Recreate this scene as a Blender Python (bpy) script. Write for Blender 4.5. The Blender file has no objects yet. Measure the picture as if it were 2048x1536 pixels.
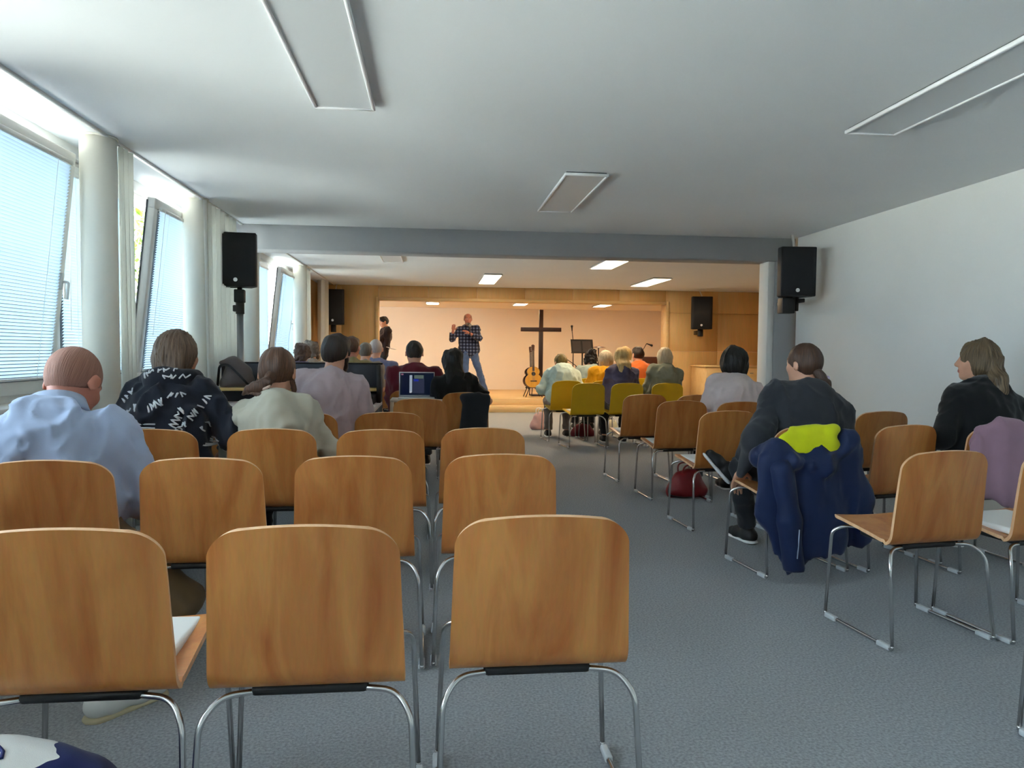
WORLD = 3.6; SUN = 22.0; EXPOSURE = 2.08; LAMP = 9.0
import bpy, bmesh, math, random
import numpy as np
from mathutils import Vector, Matrix, Euler
from mathutils.bvhtree import BVHTree
random.seed(7)
SC = bpy.context.scene
COL = SC.collection
PI = math.pi
V = lambda *a: np.array(a, dtype=float)
def nrm(v):
    v = np.asarray(v, float); return v / (np.linalg.norm(v) + 1e-12)

# ------------------------------------------------------------------ objects
def tag(o, label=None, cat=None, group=None, kind=None):
    if label: o['label'] = label
    if cat: o['category'] = cat
    if group: o['group'] = group
    if kind: o['kind'] = kind
    return o
def thing(name, loc=(0, 0, 0), rz=0.0, label=None, cat=None, group=None, kind=None):
    o = bpy.data.objects.new(name, None); COL.objects.link(o)
    o.location = loc; o.rotation_euler = (0, 0, rz); o.empty_display_size = .1
    return tag(o, label, cat, group, kind)
def addmesh(name, me, mats, parent=None):
    for m in (mats if isinstance(mats, (list, tuple)) else [mats]): me.materials.append(m)
    o = bpy.data.objects.new(name, me); COL.objects.link(o)
    if parent: o.parent = parent
    return o
def copy_tree(o, parent=None):
    c = o.copy(); COL.objects.link(c)
    if parent: c.parent = parent
    for ch in list(o.children): copy_tree(ch, c)
    return c

class MB:
    """collects shapes into one mesh"""
    def __init__(s): s.v = []; s.f = []; s.m = []; s.sm = []
    def add(s, verts, faces, mi=0, smooth=False):
        b = len(s.v); s.v += [tuple(map(float, p)) for p in verts]
        for f in faces: s.f.append([i + b for i in f]); s.m.append(mi); s.sm.append(smooth)
    def box(s, x0, x1, y0, y1, z0, z1, mi=0, rot=None, piv=None):
        vs = [V(x, y, z) for z in (z0, z1) for y in (y0, y1) for x in (x0, x1)]
        if rot is not None:
            c = V(*piv) if piv is not None else V((x0+x1)/2, (y0+y1)/2, (z0+z1)/2)
            R = np.array(rot); vs = [c + R @ (p - c) for p in vs]
        s.add(vs, [(0,2,3,1),(4,5,7,6),(0,1,5,4),(2,6,7,3),(0,4,6,2),(1,3,7,5)], mi)
    def rbox(s, x0, x1, y0, y1, z0, z1, r=.01, seg=3, mi=0, M=None):
        bm = bmesh.new(); bmesh.ops.create_cube(bm, size=1)
        for v in bm.verts: v.co = ((x0+x1)/2 + v.co.x*(x1-x0), (y0+y1)/2 + v.co.y*(y1-y0), (z0+z1)/2 + v.co.z*(z1-z0))
        bmesh.ops.bevel(bm, geom=bm.edges[:], offset=r, segments=seg, profile=.5, affect='EDGES')
        s.bm(bm, mi, M, True)
    def bm(s, bm, mi=0, M=None, smooth=True):
        bm.verts.index_update()
        vs = [(M @ v.co if M is not None else v.co)[:] for v in bm.verts]
        s.add(vs, [[v.index for v in f.verts] for f in bm.faces], mi, smooth); bm.free()
    def tube(s, pts, r, n=10, mi=0, caps=True, closed=False):
        pts = [np.asarray(p, float) for p in pts]; N = len(pts)
        rs = r if isinstance(r, (list, tuple)) else [r]*N
        T = []
        for i in range(N):
            a = pts[(i-1) % N] if (closed or i > 0) else pts[i]; b = pts[(i+1) % N] if (closed or i < N-1) else pts[i]
            T.append(nrm(b - a))
        u = np.cross(T[0], V(0, 0, 1));
        if np.linalg.norm(u) < .05: u = np.cross(T[0], V(0, 1, 0))
        u = nrm(u); vs = []
        for i in range(N):
            u = nrm(u - T[i]*np.dot(u, T[i])); w = np.cross(T[i], u)
            for k in range(n):
                a = 2*PI*k/n; vs.append(pts[i] + rs[i]*(math.cos(a)*u + math.sin(a)*w))
        fs = []
        for i in range(N if closed else N-1):
            j = (i+1) % N
            for k in range(n):
                k2 = (k+1) % n; fs.append((i*n+k, i*n+k2, j*n+k2, j*n+k))
        s.add(vs, fs, mi, True)
        if caps and not closed:
            b = len(s.v) - len(vs)
            s.f.append([b+k for k in range(n)][::-1]); s.m.append(mi); s.sm.append(False)
            s.f.append([b+(N-1)*n+k for k in range(n)]); s.m.append(mi); s.sm.append(False)
    def cyl(s, x, y, z0, z1, r, n=32, mi=0, r2=None):
        s.tube([(x, y, z0), (x, y, z1)], [r, r if r2 is None else r2], n, mi)
    def ball(s, c, r, mi=0, n=12):
        bm = bmesh.new(); bmesh.ops.create_uvsphere(bm, u_segments=n, v_segments=max(6, n*2//3), radius=1)
        rr = r if isinstance(r, (tuple, list)) else (r, r, r)
        for v in bm.verts: v.co = (c[0]+v.co.x*rr[0], c[1]+v.co.y*rr[1], c[2]+v.co.z*rr[2])
        s.bm(bm, mi)
    def prism(s, outline, d0, d1, mi=0, M=None):
        """outline in xz plane extruded along y from d0 to d1"""
        n = len(outline)
        vs = [V(x, d0, z) for x, z in outline] + [V(x, d1, z) for x, z in outline]
        if M is not None: vs = [V(*(M @ Vector(p))) for p in vs]
        fs = [list(range(n)), list(range(n, 2*n))[::-1]] + [(i, i+n, (i+1) % n + n, (i+1) % n) for i in range(n)]
        s.add(vs, fs, mi)
    def disc(s, c, r, nrmv, t=.002, mi=0, n=28):
        nv = nrm(nrmv); s.tube([np.asarray(c, float), np.asarray(c, float) + nv*t], r, n, mi)
    def mesh(s, name):
        me = bpy.data.meshes.new(name); me.from_pydata(s.v, [], s.f)
        me.polygons.foreach_set('material_index', s.m); me.polygons.foreach_set('use_smooth', s.sm)
        me.update()
        bm = bmesh.new(); bm.from_mesh(me); bmesh.ops.recalc_face_normals(bm, faces=bm.faces); bm.to_mesh(me); bm.free()
        return me
    def build(s, name, mats, parent=None, bevel=0):
        o = addmesh(name, s.mesh(name), mats, parent)
        if bevel:
            b = o.modifiers.new('bevel', 'BEVEL'); b.width = bevel; b.segments = 2; b.limit_method = 'ANGLE'
        return o
def fillet(pts, r, n=6):
    """polyline with rounded corners"""
    pts = [np.asarray(p, float) for p in pts]; out = [pts[0]]
    for i in range(1, len(pts)-1):
        p, a, b = pts[i], pts[i-1], pts[i+1]
        rr = r[i-1] if isinstance(r, (list, tuple)) else r
        la, lb = np.linalg.norm(a-p), np.linalg.norm(b-p)
        q = min(rr, la*.48, lb*.48); A = p + (a-p)/la*q; B = p + (b-p)/lb*q
        for k in range(n+1):
            t = k/n; out.append((1-t)**2*A + 2*t*(1-t)*p + t*t*B)
    return out + [pts[-1]]
def rotx(a): c, s = math.cos(a), math.sin(a); return np.array([[1,0,0],[0,c,-s],[0,s,c]])
def roty(a): c, s = math.cos(a), math.sin(a); return np.array([[c,0,s],[0,1,0],[-s,0,c]])
def rotz(a): c, s = math.cos(a), math.sin(a); return np.array([[c,-s,0],[s,c,0],[0,0,1]])

# ------------------------------------------------------------------ materials
def lin(c):
    return tuple(((x/255)/12.92 if x/255 <= .04045 else ((x/255+.055)/1.055)**2.4) for x in c) + (1.0,)
def mat(name, rgb, rough=.6, metal=0, var=0.0, vscale=20, bump=0.0, bscale=200, spec=.5, sheen=0, stretch=None, rgb2=None, trans=0):
    m = bpy.data.materials.new(name); m.use_nodes = True; nt = m.node_tree; N = nt.nodes; L = nt.links
    b = N['Principled BSDF']; b.inputs['Roughness'].default_value = rough; b.inputs['Metallic'].default_value = metal
    b.inputs['Specular IOR Level'].default_value = spec
    if sheen: b.inputs['Sheen Weight'].default_value = sheen
    b.inputs['Base Color'].default_value = lin(rgb)
    if var or bump:
        tc = N.new('ShaderNodeTexCoord'); mp = N.new('ShaderNodeMapping'); L.new(tc.outputs['Object'], mp.inputs[0])
        if stretch: mp.inputs['Scale'].default_value = stretch
    if var:
        n = N.new('ShaderNodeTexNoise'); n.inputs['Scale'].default_value = vscale; n.inputs['Detail'].default_value = 5
        L.new(mp.outputs[0], n.inputs['Vector'])
        r = N.new('ShaderNodeValToRGB'); L.new(n.outputs['Fac'], r.inputs[0])
        c = lin(rgb); c2 = lin(rgb2) if rgb2 else None
        r.color_ramp.elements[0].position = .3; r.color_ramp.elements[1].position = .7
        r.color_ramp.elements[0].color = c2 or tuple(x*(1-var) for x in c[:3]) + (1,)
        r.color_ramp.elements[1].color = c if c2 else tuple(min(1, x*(1+var)) for x in c[:3]) + (1,)
        L.new(r.outputs[0], b.inputs['Base Color'])
    if bump:
        n2 = N.new('ShaderNodeTexNoise'); n2.inputs['Scale'].default_value = bscale; n2.inputs['Detail'].default_value = 3
        L.new(mp.outputs[0], n2.inputs['Vector'])
        bp = N.new('ShaderNodeBump'); bp.inputs['Strength'].default_value = bump; bp.inputs['Distance'].default_value = .01
        L.new(n2.outputs['Fac'], bp.inputs['Height']); L.new(bp.outputs[0], b.inputs['Normal'])
    return m
def emit(name, rgb, strength, base=(255, 255, 255)):
    m = mat(name, base, .5); b = m.node_tree.nodes['Principled BSDF']
    b.inputs['Emission Color'].default_value = lin(rgb); b.inputs['Emission Strength'].default_value = strength
    return m
def wood(name, rgb, rgb2, scale=1.0, rough=.35, axis='z', coat=.15):
    """long-grained veneer in object space"""
    m = bpy.data.materials.new(name); m.use_nodes = True; nt = m.node_tree; N = nt.nodes; L = nt.links
    b = N['Principled BSDF']; b.inputs['Roughness'].default_value = rough
    b.inputs['Coat Weight'].default_value = coat; b.inputs['Coat Roughness'].default_value = .25
    tc = N.new('ShaderNodeTexCoord'); oi = N.new('ShaderNodeObjectInfo'); mp = N.new('ShaderNodeMapping')
    ad = N.new('ShaderNodeVectorMath'); ad.operation = 'ADD'; sc = N.new('ShaderNodeVectorMath'); sc.operation = 'SCALE'
    cb = N.new('ShaderNodeCombineXYZ')
    for i in range(3): L.new(oi.outputs['Random'], cb.inputs[i])
    sc.inputs['Scale'].default_value = 17; L.new(cb.outputs[0], sc.inputs[0])
    L.new(tc.outputs['Object'], ad.inputs[0]); L.new(sc.outputs[0], ad.inputs[1]); L.new(ad.outputs[0], mp.inputs[0])
    s = {'z': (9, 9, .9), 'x': (.9, 9, 9), 'y': (9, .9, 9)}[axis]
    mp.inputs['Scale'].default_value = tuple(k*scale for k in s)
    n = N.new('ShaderNodeTexNoise'); n.inputs['Scale'].default_value = 1.3; n.inputs['Detail'].default_value = 6; n.inputs['Distortion'].default_value = .8
    L.new(mp.outputs[0], n.inputs['Vector'])
    r = N.new('ShaderNodeValToRGB'); L.new(n.outputs['Fac'], r.inputs[0])
    e = r.color_ramp.elements; e[0].position = .28; e[0].color = lin(rgb2); e[1].position = .62; e[1].color = lin(rgb)
    n3 = N.new('ShaderNodeTexNoise'); n3.inputs['Scale'].default_value = 14; n3.inputs['Detail'].default_value = 3
    L.new(mp.outputs[0], n3.inputs['Vector'])
    mx = N.new('ShaderNodeMix'); mx.data_type = 'RGBA'; mx.blend_type = 'MULTIPLY'; mx.inputs['Factor'].default_value = .25
    L.new(r.outputs[0], mx.inputs['A']); L.new(n3.outputs['Color'], mx.inputs['B'])
    hs = N.new('ShaderNodeHueSaturation'); mr = N.new('ShaderNodeMapRange')
    mr.inputs['To Min'].default_value = .90; mr.inputs['To Max'].default_value = 1.10
    L.new(oi.outputs['Random'], mr.inputs['Value']); L.new(mr.outputs[0], hs.inputs['Value'])
    L.new(mx.outputs['Result'], hs.inputs['Color'])
    L.new(hs.outputs[0], b.inputs['Base Color'])
    return m

M = {}
M['ceiling'] = mat('ceiling_paint', (228, 232, 234), .9, var=.015, vscale=1.5, bump=.05, bscale=300)
M['wall'] = mat('wall_paint', (232, 233, 230), .85, var=.015, vscale=2, bump=.06, bscale=250)
M['beam'] = mat('grey_beam_paint', (168, 170, 172), .7, var=.03, vscale=3)
M['frame'] = mat('white_window_frame', (226, 226, 222), .35)
M['frame_in'] = mat('grey_seal_gap_shade', (70, 75, 78), .6)
M['column'] = mat('column_paint', (226, 224, 212), .7, var=.02, vscale=4)
M['curtain'] = mat('white_curtain_fabric', (240, 240, 236), .9, bump=.1, bscale=600, sheen=.2)
_nt = M['curtain'].node_tree; _t = _nt.nodes.new('ShaderNodeBsdfTranslucent'); _t.inputs[0].default_value = lin((238, 238, 232)); _x = _nt.nodes.new('ShaderNodeMixShader'); _x.inputs[0].default_value = .45
_nt.links.new(_nt.nodes['Principled BSDF'].outputs[0], _x.inputs[1]); _nt.links.new(_t.outputs[0], _x.inputs[2]); _nt.links.new(_x.outputs[0], _nt.nodes['Material Output'].inputs[0])
M['carpet'] = mat('grey_carpet', (160, 164, 168), .98, var=.28, vscale=110, bump=.6, bscale=420, spec=.1)
M['chrome'] = mat('chrome', (205, 205, 205), .22, 1.0)
M['steel'] = mat('brushed_steel', (150, 155, 160), .4, .9)
M['blackplastic'] = mat('black_plastic', (18, 18, 20), .5)
M['glide'] = mat('clear_plastic', (190, 195, 198), .3)
M['chairwood'] = wood('beech_veneer', (210, 142, 76), (178, 100, 42), 1.0, .38)
M['chairedge'] = wood('beech_ply_edge', (236, 190, 146), (218, 164, 116), 2.0, .5)
M['yellow'] = mat('mustard_lacquer', (224, 180, 12), .38, var=.05, vscale=5)
M['yellowedge'] = mat('mustard_edge', (220, 192, 50), .45)
M['pad'] = mat('white_seat_fabric', (226, 226, 224), .85, bump=.15, bscale=500)
M['birch'] = wood('birch_panel', (232, 192, 130), (222, 178, 112), .35, .5, 'z', .05)
M['birchlight'] = wood('light_birch_step', (238, 204, 148), (228, 190, 130), .5, .5, 'x', .05)
M['screenwall'] = mat('stage_white_paint', (238, 228, 214), .9, var=.01, vscale=2)
M['spk'] = mat('speaker_black', (20, 21, 26), .55, bump=.1, bscale=300)
M['grille'] = mat('speaker_grille', (24, 26, 33), .6, bump=.5, bscale=700)
M['silver'] = mat('silver_badge', (225, 225, 225), .3, .4)
M['whiteplastic'] = mat('white_plastic', (225, 225, 222), .4)
M['darkwood'] = wood('dark_cross_wood', (58, 26, 20), (38, 15, 12), 1.0, .5)
M['deskdark'] = mat('slate_panel', (52, 56, 66), .55, var=.05)
M['deskwood'] = wood('desk_wood', (226, 190, 120), (212, 172, 104), .8, .4, 'x')
M['paper'] = mat('paper', (235, 235, 235), .8)
M['lampoff'] = mat('lamp_diffuser', (212, 216, 218), .45)
M['lampframe'] = mat('lamp_frame', (232, 233, 234), .4)
M['lampon'] = emit('lit_lamp', (255, 226, 186), LAMP)
M['skin'] = mat('skin', (205, 152, 124), .5, var=.06, vscale=14)
M['skinred'] = mat('ruddy_skin', (190, 124, 104), .5, var=.08, vscale=12)
M['lips'] = mat('lips', (165, 92, 84), .45)
M['eyewhite'] = mat('eye_white', (225, 222, 216), .3)
M['iris'] = mat('iris', (40, 28, 22), .3)
# ------------------------------------------------------------------ organic surfaces
_rng = np.random.RandomState(3); _TAB = _rng.rand(32, 32, 32).astype(np.float32)
def vnoise(P, fr, seed=0):
    q = P*fr + seed*7.31; i = np.floor(q).astype(int); f = q - i; f = f*f*(3-2*f)
    o = 0
    for a in (0, 1):
        for b in (0, 1):
            for c in (0, 1):
                w = (f[..., 0] if a else 1-f[..., 0])*(f[..., 1] if b else 1-f[..., 1])*(f[..., 2] if c else 1-f[..., 2])
                o = o + w*_TAB[(i[..., 0]+a) & 31, (i[..., 1]+b) & 31, (i[..., 2]+c) & 31]
    return o*2-1
class Fr:
    """a local frame: origin and rotation"""
    def __init__(s, o, R=None): s.o = np.asarray(o, float); s.R = np.eye(3) if R is None else np.asarray(R, float)
    def p(s, x, y, z): return s.o + s.R @ V(x, y, z)
    def d(s, x, y, z): return s.R @ V(x, y, z)
def C(p0, p1, r0, r1=None, k=.03, flat=None, cut=None, sub=False):
    return dict(t='c', p0=np.asarray(p0, float), p1=np.asarray(p1, float), r0=r0, r1=r0 if r1 is None else r1, k=k, flat=flat, cut=cut, sub=sub)
def E(c, r, R=None, k=.03, cut=None, sub=False):
    return dict(t='e', c=np.asarray(c, float), r=np.asarray(r if hasattr(r, '__len__') else (r, r, r), float), R=np.eye(3) if R is None else np.asarray(R, float), k=k, cut=cut, sub=sub)
def grow(prims, e):
    out = []
    for p in prims:
        q = dict(p)
        if q['t'] == 'c': q['r0'] = q['r0']+e; q['r1'] = q['r1']+e
        else: q['r'] = q['r']+e
        out.append(q)
    return out
def _bb(p):
    if p['t'] == 'c':
        r = max(p['r0'], p['r1']); return np.minimum(p['p0'], p['p1'])-r, np.maximum(p['p0'], p['p1'])+r
    r = np.abs(p['R']) @ p['r']; return p['c']-r, p['c']+r
def sdf_mesh(name, prims, h=.01, cuts=(), noise=None, field=None, matfn=None, uvc=None):
    los, his = zip(*[_bb(p) for p in prims if not p['sub']])
    lo = np.min(los, 0) - 4*h; hi = np.max(his, 0) + 4*h
    n = np.ceil((hi-lo)/h).astype(int)+1
    F = np.full(n, .5, np.float32)
    ax = [lo[i] + h*np.arange(n[i]) for i in range(3)]
    for p in prims:
        a, b = _bb(p); m = p['k'] + 3*h
        i0 = np.maximum(0, np.floor((a-m-lo)/h).astype(int)); i1 = np.minimum(n, np.ceil((b+m-lo)/h).astype(int)+1)
        if (i1 <= i0).any(): continue
        sl = tuple(slice(i0[j], i1[j]) for j in range(3))
        P = np.stack(np.meshgrid(*[ax[j][sl[j]] for j in range(3)], indexing='ij'), -1)
        if p['t'] == 'c':
            d = p['p1']-p['p0']; L2 = d @ d + 1e-12; q = P - p['p0']
            t = np.clip((q @ d)/L2, 0, 1); w = q - t[..., None]*d
            if p['flat'] is not None:
                fa, ff = p['flat']; fa = nrm(fa); w = w + (w @ fa)[..., None]*fa*(ff-1)
            D = np.linalg.norm(w, axis=-1) - (p['r0'] + t*(p['r1']-p['r0']))
        else:
            q = (P - p['c']) @ p['R']; k0 = np.linalg.norm(q/p['r'], axis=-1); k1 = np.linalg.norm(q/p['r']**2, axis=-1)+1e-9
            D = k0*(k0-1)/k1
            D = np.where(k0 < .2, -p['r'].min()*(1-k0), D)
        if p['cut']:
            for cp, cn in p['cut']: D = np.maximum(D, (P-cp) @ nrm(cn))
        k = max(p['k'], 1e-5); G = F[sl]
        if p['sub']:
            A = -D; hh = np.maximum(k-np.abs(G-A), 0)/k; F[sl] = np.maximum(G, A) + hh*hh*k*.25
        else:
            hh = np.maximum(k-np.abs(G-D), 0)/k; F[sl] = np.minimum(G, D) - hh*hh*k*.25
    if noise or field or cuts:
        near = np.nonzero(np.abs(F) < .06)
        P = np.stack([ax[j][near[j]] for j in range(3)], -1); val = F[near]
        if noise:
            W = None
            for q in noise:
                amp, fr, st, sd = q[:4]
                if len(q) > 4:                                   # creased folds
                    if W is None: W = P + np.stack([vnoise(P, 5, sd+k) for k in (1, 2, 3)], -1)*.045
                    val = val - amp*np.maximum(.8-3.4*np.abs(vnoise(W*np.asarray(st, float), fr, sd)), -.7)
                else: val = val + amp*vnoise(P*np.asarray(st, float), fr, sd)
        if field: val = val + field(P)
        F[near] = val
        if cuts:
            near = np.nonzero(F < .06)
            P = np.stack([ax[j][near[j]] for j in range(3)], -1); val = F[near]
            for cp, cn in cuts: val = np.maximum(val, (P-np.asarray(cp, float)) @ nrm(cn))
            F[near] = val
    S = F < 0
    S[0] = S[-1] = False; S[:, 0] = S[:, -1] = False; S[:, :, 0] = S[:, :, -1] = False
    cnt = sum(S[a:n[0]-1+a, b:n[1]-1+b, c:n[2]-1+c].astype(np.int8) for a in (0, 1) for b in (0, 1) for c in (0, 1))
    ci = np.nonzero((cnt > 0) & (cnt < 8)); ci = np.stack(ci, -1)
    off = np.array([(a, b, c) for a in (0, 1) for b in (0, 1) for c in (0, 1)])
    g = ci[:, None, :] + off[None]; val = F[g[..., 0], g[..., 1], g[..., 2]].astype(float); sg = S[g[..., 0], g[..., 1], g[..., 2]]
    val = np.where(sg, np.minimum(val, -1e-5), np.maximum(val, 1e-5))
    acc = np.zeros((len(ci), 3)); num = np.zeros(len(ci))
    for a in range(8):
        for b in range(a+1, 8):
            if np.abs(off[a]-off[b]).sum() != 1: continue
            x = sg[:, a] != sg[:, b]; t = np.where(x, val[:, a]/(val[:, a]-val[:, b]+1e-12*(~x)), 0)
            acc += np.where(x[:, None], off[a] + t[:, None]*(off[b]-off[a]), 0); num += x
    vs = lo + h*(ci + acc/np.maximum(num, 1)[:, None])
    idx = np.full(n, -1, np.int64); idx[ci[:, 0], ci[:, 1], ci[:, 2]] = np.arange(len(ci))
    quads = []
    for axn in range(3):
        o = np.zeros(3, int); o[axn] = 1; u, w = [np.eye(3, dtype=int)[(axn+k) % 3] for k in (1, 2)]
        A = S[:n[0]-o[0], :n[1]-o[1], :n[2]-o[2]]; B = S[o[0]:, o[1]:, o[2]:]
        e = np.stack(np.nonzero(A != B), -1)
        e = e[((e-u-w) >= 0).all(1)]
        def I(q): return idx[q[:, 0], q[:, 1], q[:, 2]]
        Q = np.stack([I(e-u-w), I(e-w), I(e), I(e-u)], -1)
        ins = S[e[:, 0], e[:, 1], e[:, 2]]
        quads.append(np.where(ins[:, None], Q, Q[:, ::-1]))
    Q = np.concatenate(quads); Q = Q[(Q >= 0).all(1)]
    me = bpy.data.meshes.new(name)
    me.vertices.add(len(vs)); me.vertices.foreach_set('co', vs.astype(np.float32).ravel())
    me.loops.add(Q.size); me.loops.foreach_set('vertex_index', Q.astype(np.int32).ravel())
    me.polygons.add(len(Q)); me.polygons.foreach_set('loop_start', np.arange(0, Q.size, 4, dtype=np.int32))
    me.polygons.foreach_set('use_smooth', np.ones(len(Q), bool))
    if matfn is not None: me.polygons.foreach_set('material_index', matfn(vs[Q].mean(1)).astype(np.int32))
    if uvc is not None:
        uv = me.uv_layers.new(name='strands'); uv.data.foreach_set('uv', uvc(vs)[Q.ravel()].astype(np.float32).ravel())
    me.update(calc_edges=True); me.validate()
    return me

def cloth(name, rgb, var=.06, rough=.85, bs=500, rgb2=None, vs=9):
    return mat(name, rgb, rough, var=var, vscale=vs, bump=.12, bscale=bs, sheen=.15, spec=.25, rgb2=rgb2)
def hairmat(name, rgb, rgb2, rough=.45):
    m = bpy.data.materials.new(name); m.use_nodes = True; nt = m.node_tree; N = nt.nodes; L = nt.links
    b = N['Principled BSDF']; b.inputs['Roughness'].default_value = rough; b.inputs['Specular IOR Level'].default_value = .4
    uv = N.new('ShaderNodeUVMap'); uv.uv_map = 'strands'; mp = N.new('ShaderNodeMapping'); mp.inputs['Scale'].default_value = (16, 5, 1)
    L.new(uv.outputs[0], mp.inputs[0])
    n = N.new('ShaderNodeTexNoise'); n.inputs['Scale'].default_value = 2.2; n.inputs['Detail'].default_value = 6; L.new(mp.outputs[0], n.inputs['Vector'])
    r = N.new('ShaderNodeValToRGB'); e = r.color_ramp.elements; e[0].position = .33; e[0].color = lin(rgb2); e[1].position = .66; e[1].color = lin(rgb)
    L.new(n.outputs['Fac'], r.inputs[0]); L.new(r.outputs[0], b.inputs['Base Color'])
    bp = N.new('ShaderNodeBump'); bp.inputs['Strength'].default_value = .5; bp.inputs['Distance'].default_value = .01
    L.new(n.outputs['Fac'], bp.inputs['Height']); L.new(bp.outputs[0], b.inputs['Normal'])
    return m

def ik(a, c, l1, l2, pole):
    """middle joint of a two-bone chain"""
    a = np.asarray(a, float); c = np.asarray(c, float); d = c-a; L = np.linalg.norm(d); u = d/L
    if L > (l1+l2)*.995: return a + d*l1/(l1+l2)
    x = (l1*l1-l2*l2+L*L)/(2*L); hgt = math.sqrt(max(l1*l1-x*x, 0)); p = np.asarray(pole, float)-a; p = nrm(p-u*np.dot(p, u))
    return a + u*x + p*hgt

def head_prims(H, s=1.0):
    """H: head frame, +y face, +z crown"""
    P = lambda x, y, z: H.p(x*s, y*s, z*s)
    R = H.R
    L = [E(P(0, -.012, .022), V(.076, .096, .095)*s, R, .02), E(P(0, .036, -.04), V(.060, .058, .076)*s, R, .04),
         E(P(0, .064, -.097), V(.028, .023, .019)*s, R, .025),
         C(P(0, .090, .016), P(0, .108, -.026), .008*s, .0135*s, .014), E(P(.012, .095, -.03), V(.008, .009, .007)*s, R, .008), E(P(-.012, .095, -.03), V(.008, .009, .007)*s, R, .008),
         C(P(-.036, .077, .030), P(.036, .077, .030), .011*s, .011*s, .015),
         E(P(.042, .058, -.025), V(.022, .022, .020)*s, R, .02), E(P(-.042, .058, -.025), V(.022, .022, .020)*s, R, .02)]
    for sx in (-1, 1):
        L.append(E(P(sx*.032, .100, .008), V(.017, .013, .010)*s, R, .010, sub=True))
    for sx in (-1, 1):
        L.append(E(P(sx*.031, .080, .008), V(.0125, .0125, .0115)*s, R, .003))
    L += [E(P(0, .091, -.058), V(.022, .010, .006)*s, R, .006), E(P(0, .089, -.069), V(.019, .010, .006)*s, R, .006)]
    for sx in (-1, 1):
        Re = R @ rotz(sx*-.35) @ rotx(-.15)
        L += [E(P(sx*.082, -.012, -.006), V(.0085, .021, .031)*s, Re, .008), E(P(sx*.092, -.006, -.004), V(.006, .010, .015)*s, Re, .006, sub=True)]
    return L
def head_mats(H, s, brow):
    def fn(c):
        q = (c - H.o) @ H.R / s; m = np.zeros(len(c))
        ax = np.abs(q[:, 0])
        m[(np.hypot(q[:, 0], (q[:, 2]+.0635)*2.0) < .022) & (q[:, 1] > .085)] = 1
        eye = (np.hypot(ax-.031, (q[:, 2]-.008)) < .0115) & (q[:, 1] > .076) & (np.abs(q[:, 2]-.008) < .007)
        m[eye] = 2
        m[eye & (np.hypot(ax-.031, q[:, 2]-.008) < .0062)] = 3
        m[(np.abs(q[:, 2]-.034 + (ax-.03)**2*8) < .005) & (ax > .014) & (ax < .052) & (q[:, 1] > .07)] = 4
        return m
    return fn
def hand_prims(wr, dr, up, side, s=1.0, curl=.5, spread=.12):
    """wr wrist, dr pointing direction, up back-of-hand normal, side +1 when the thumb lies on +cross side"""
    dr = nrm(dr); up = nrm(up - dr*np.dot(up, dr)); lat = np.cross(dr, up)*side
    R = np.stack([lat, dr, up], 1); L = []
    L.append(E(wr + dr*.045*s, V(.040, .052, .016)*s, R, .012))
    ln = [.072, .080, .074, .058]; offs = [.030, .010, -.010, -.029]
    for l, o in zip(ln, offs):
        b = wr + dr*.085*s + lat*o*s; d1 = nrm(dr + lat*o*spread*8 - up*curl*.5); m = b + d1*l*.52*s
        d2 = nrm(dr - up*curl*1.6 + lat*o*spread*6); e = m + d2*l*.5*s
        L += [C(b - dr*.02*s, m, .0095*s, .0088*s, .004), C(m, e, .0088*s, .0072*s, .004)]
    b = wr + dr*.022*s + lat*.030*s; m = b + nrm(dr*.6 + lat*.9 - up*.3)*.038*s; e = m + nrm(dr*1.0 + lat*.35 - up*curl*.5)*.032*s
    L += [C(b, m, .012*s, .0105*s, .006), C(m, e, .0105*s, .008*s, .004)]
    return L
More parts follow.
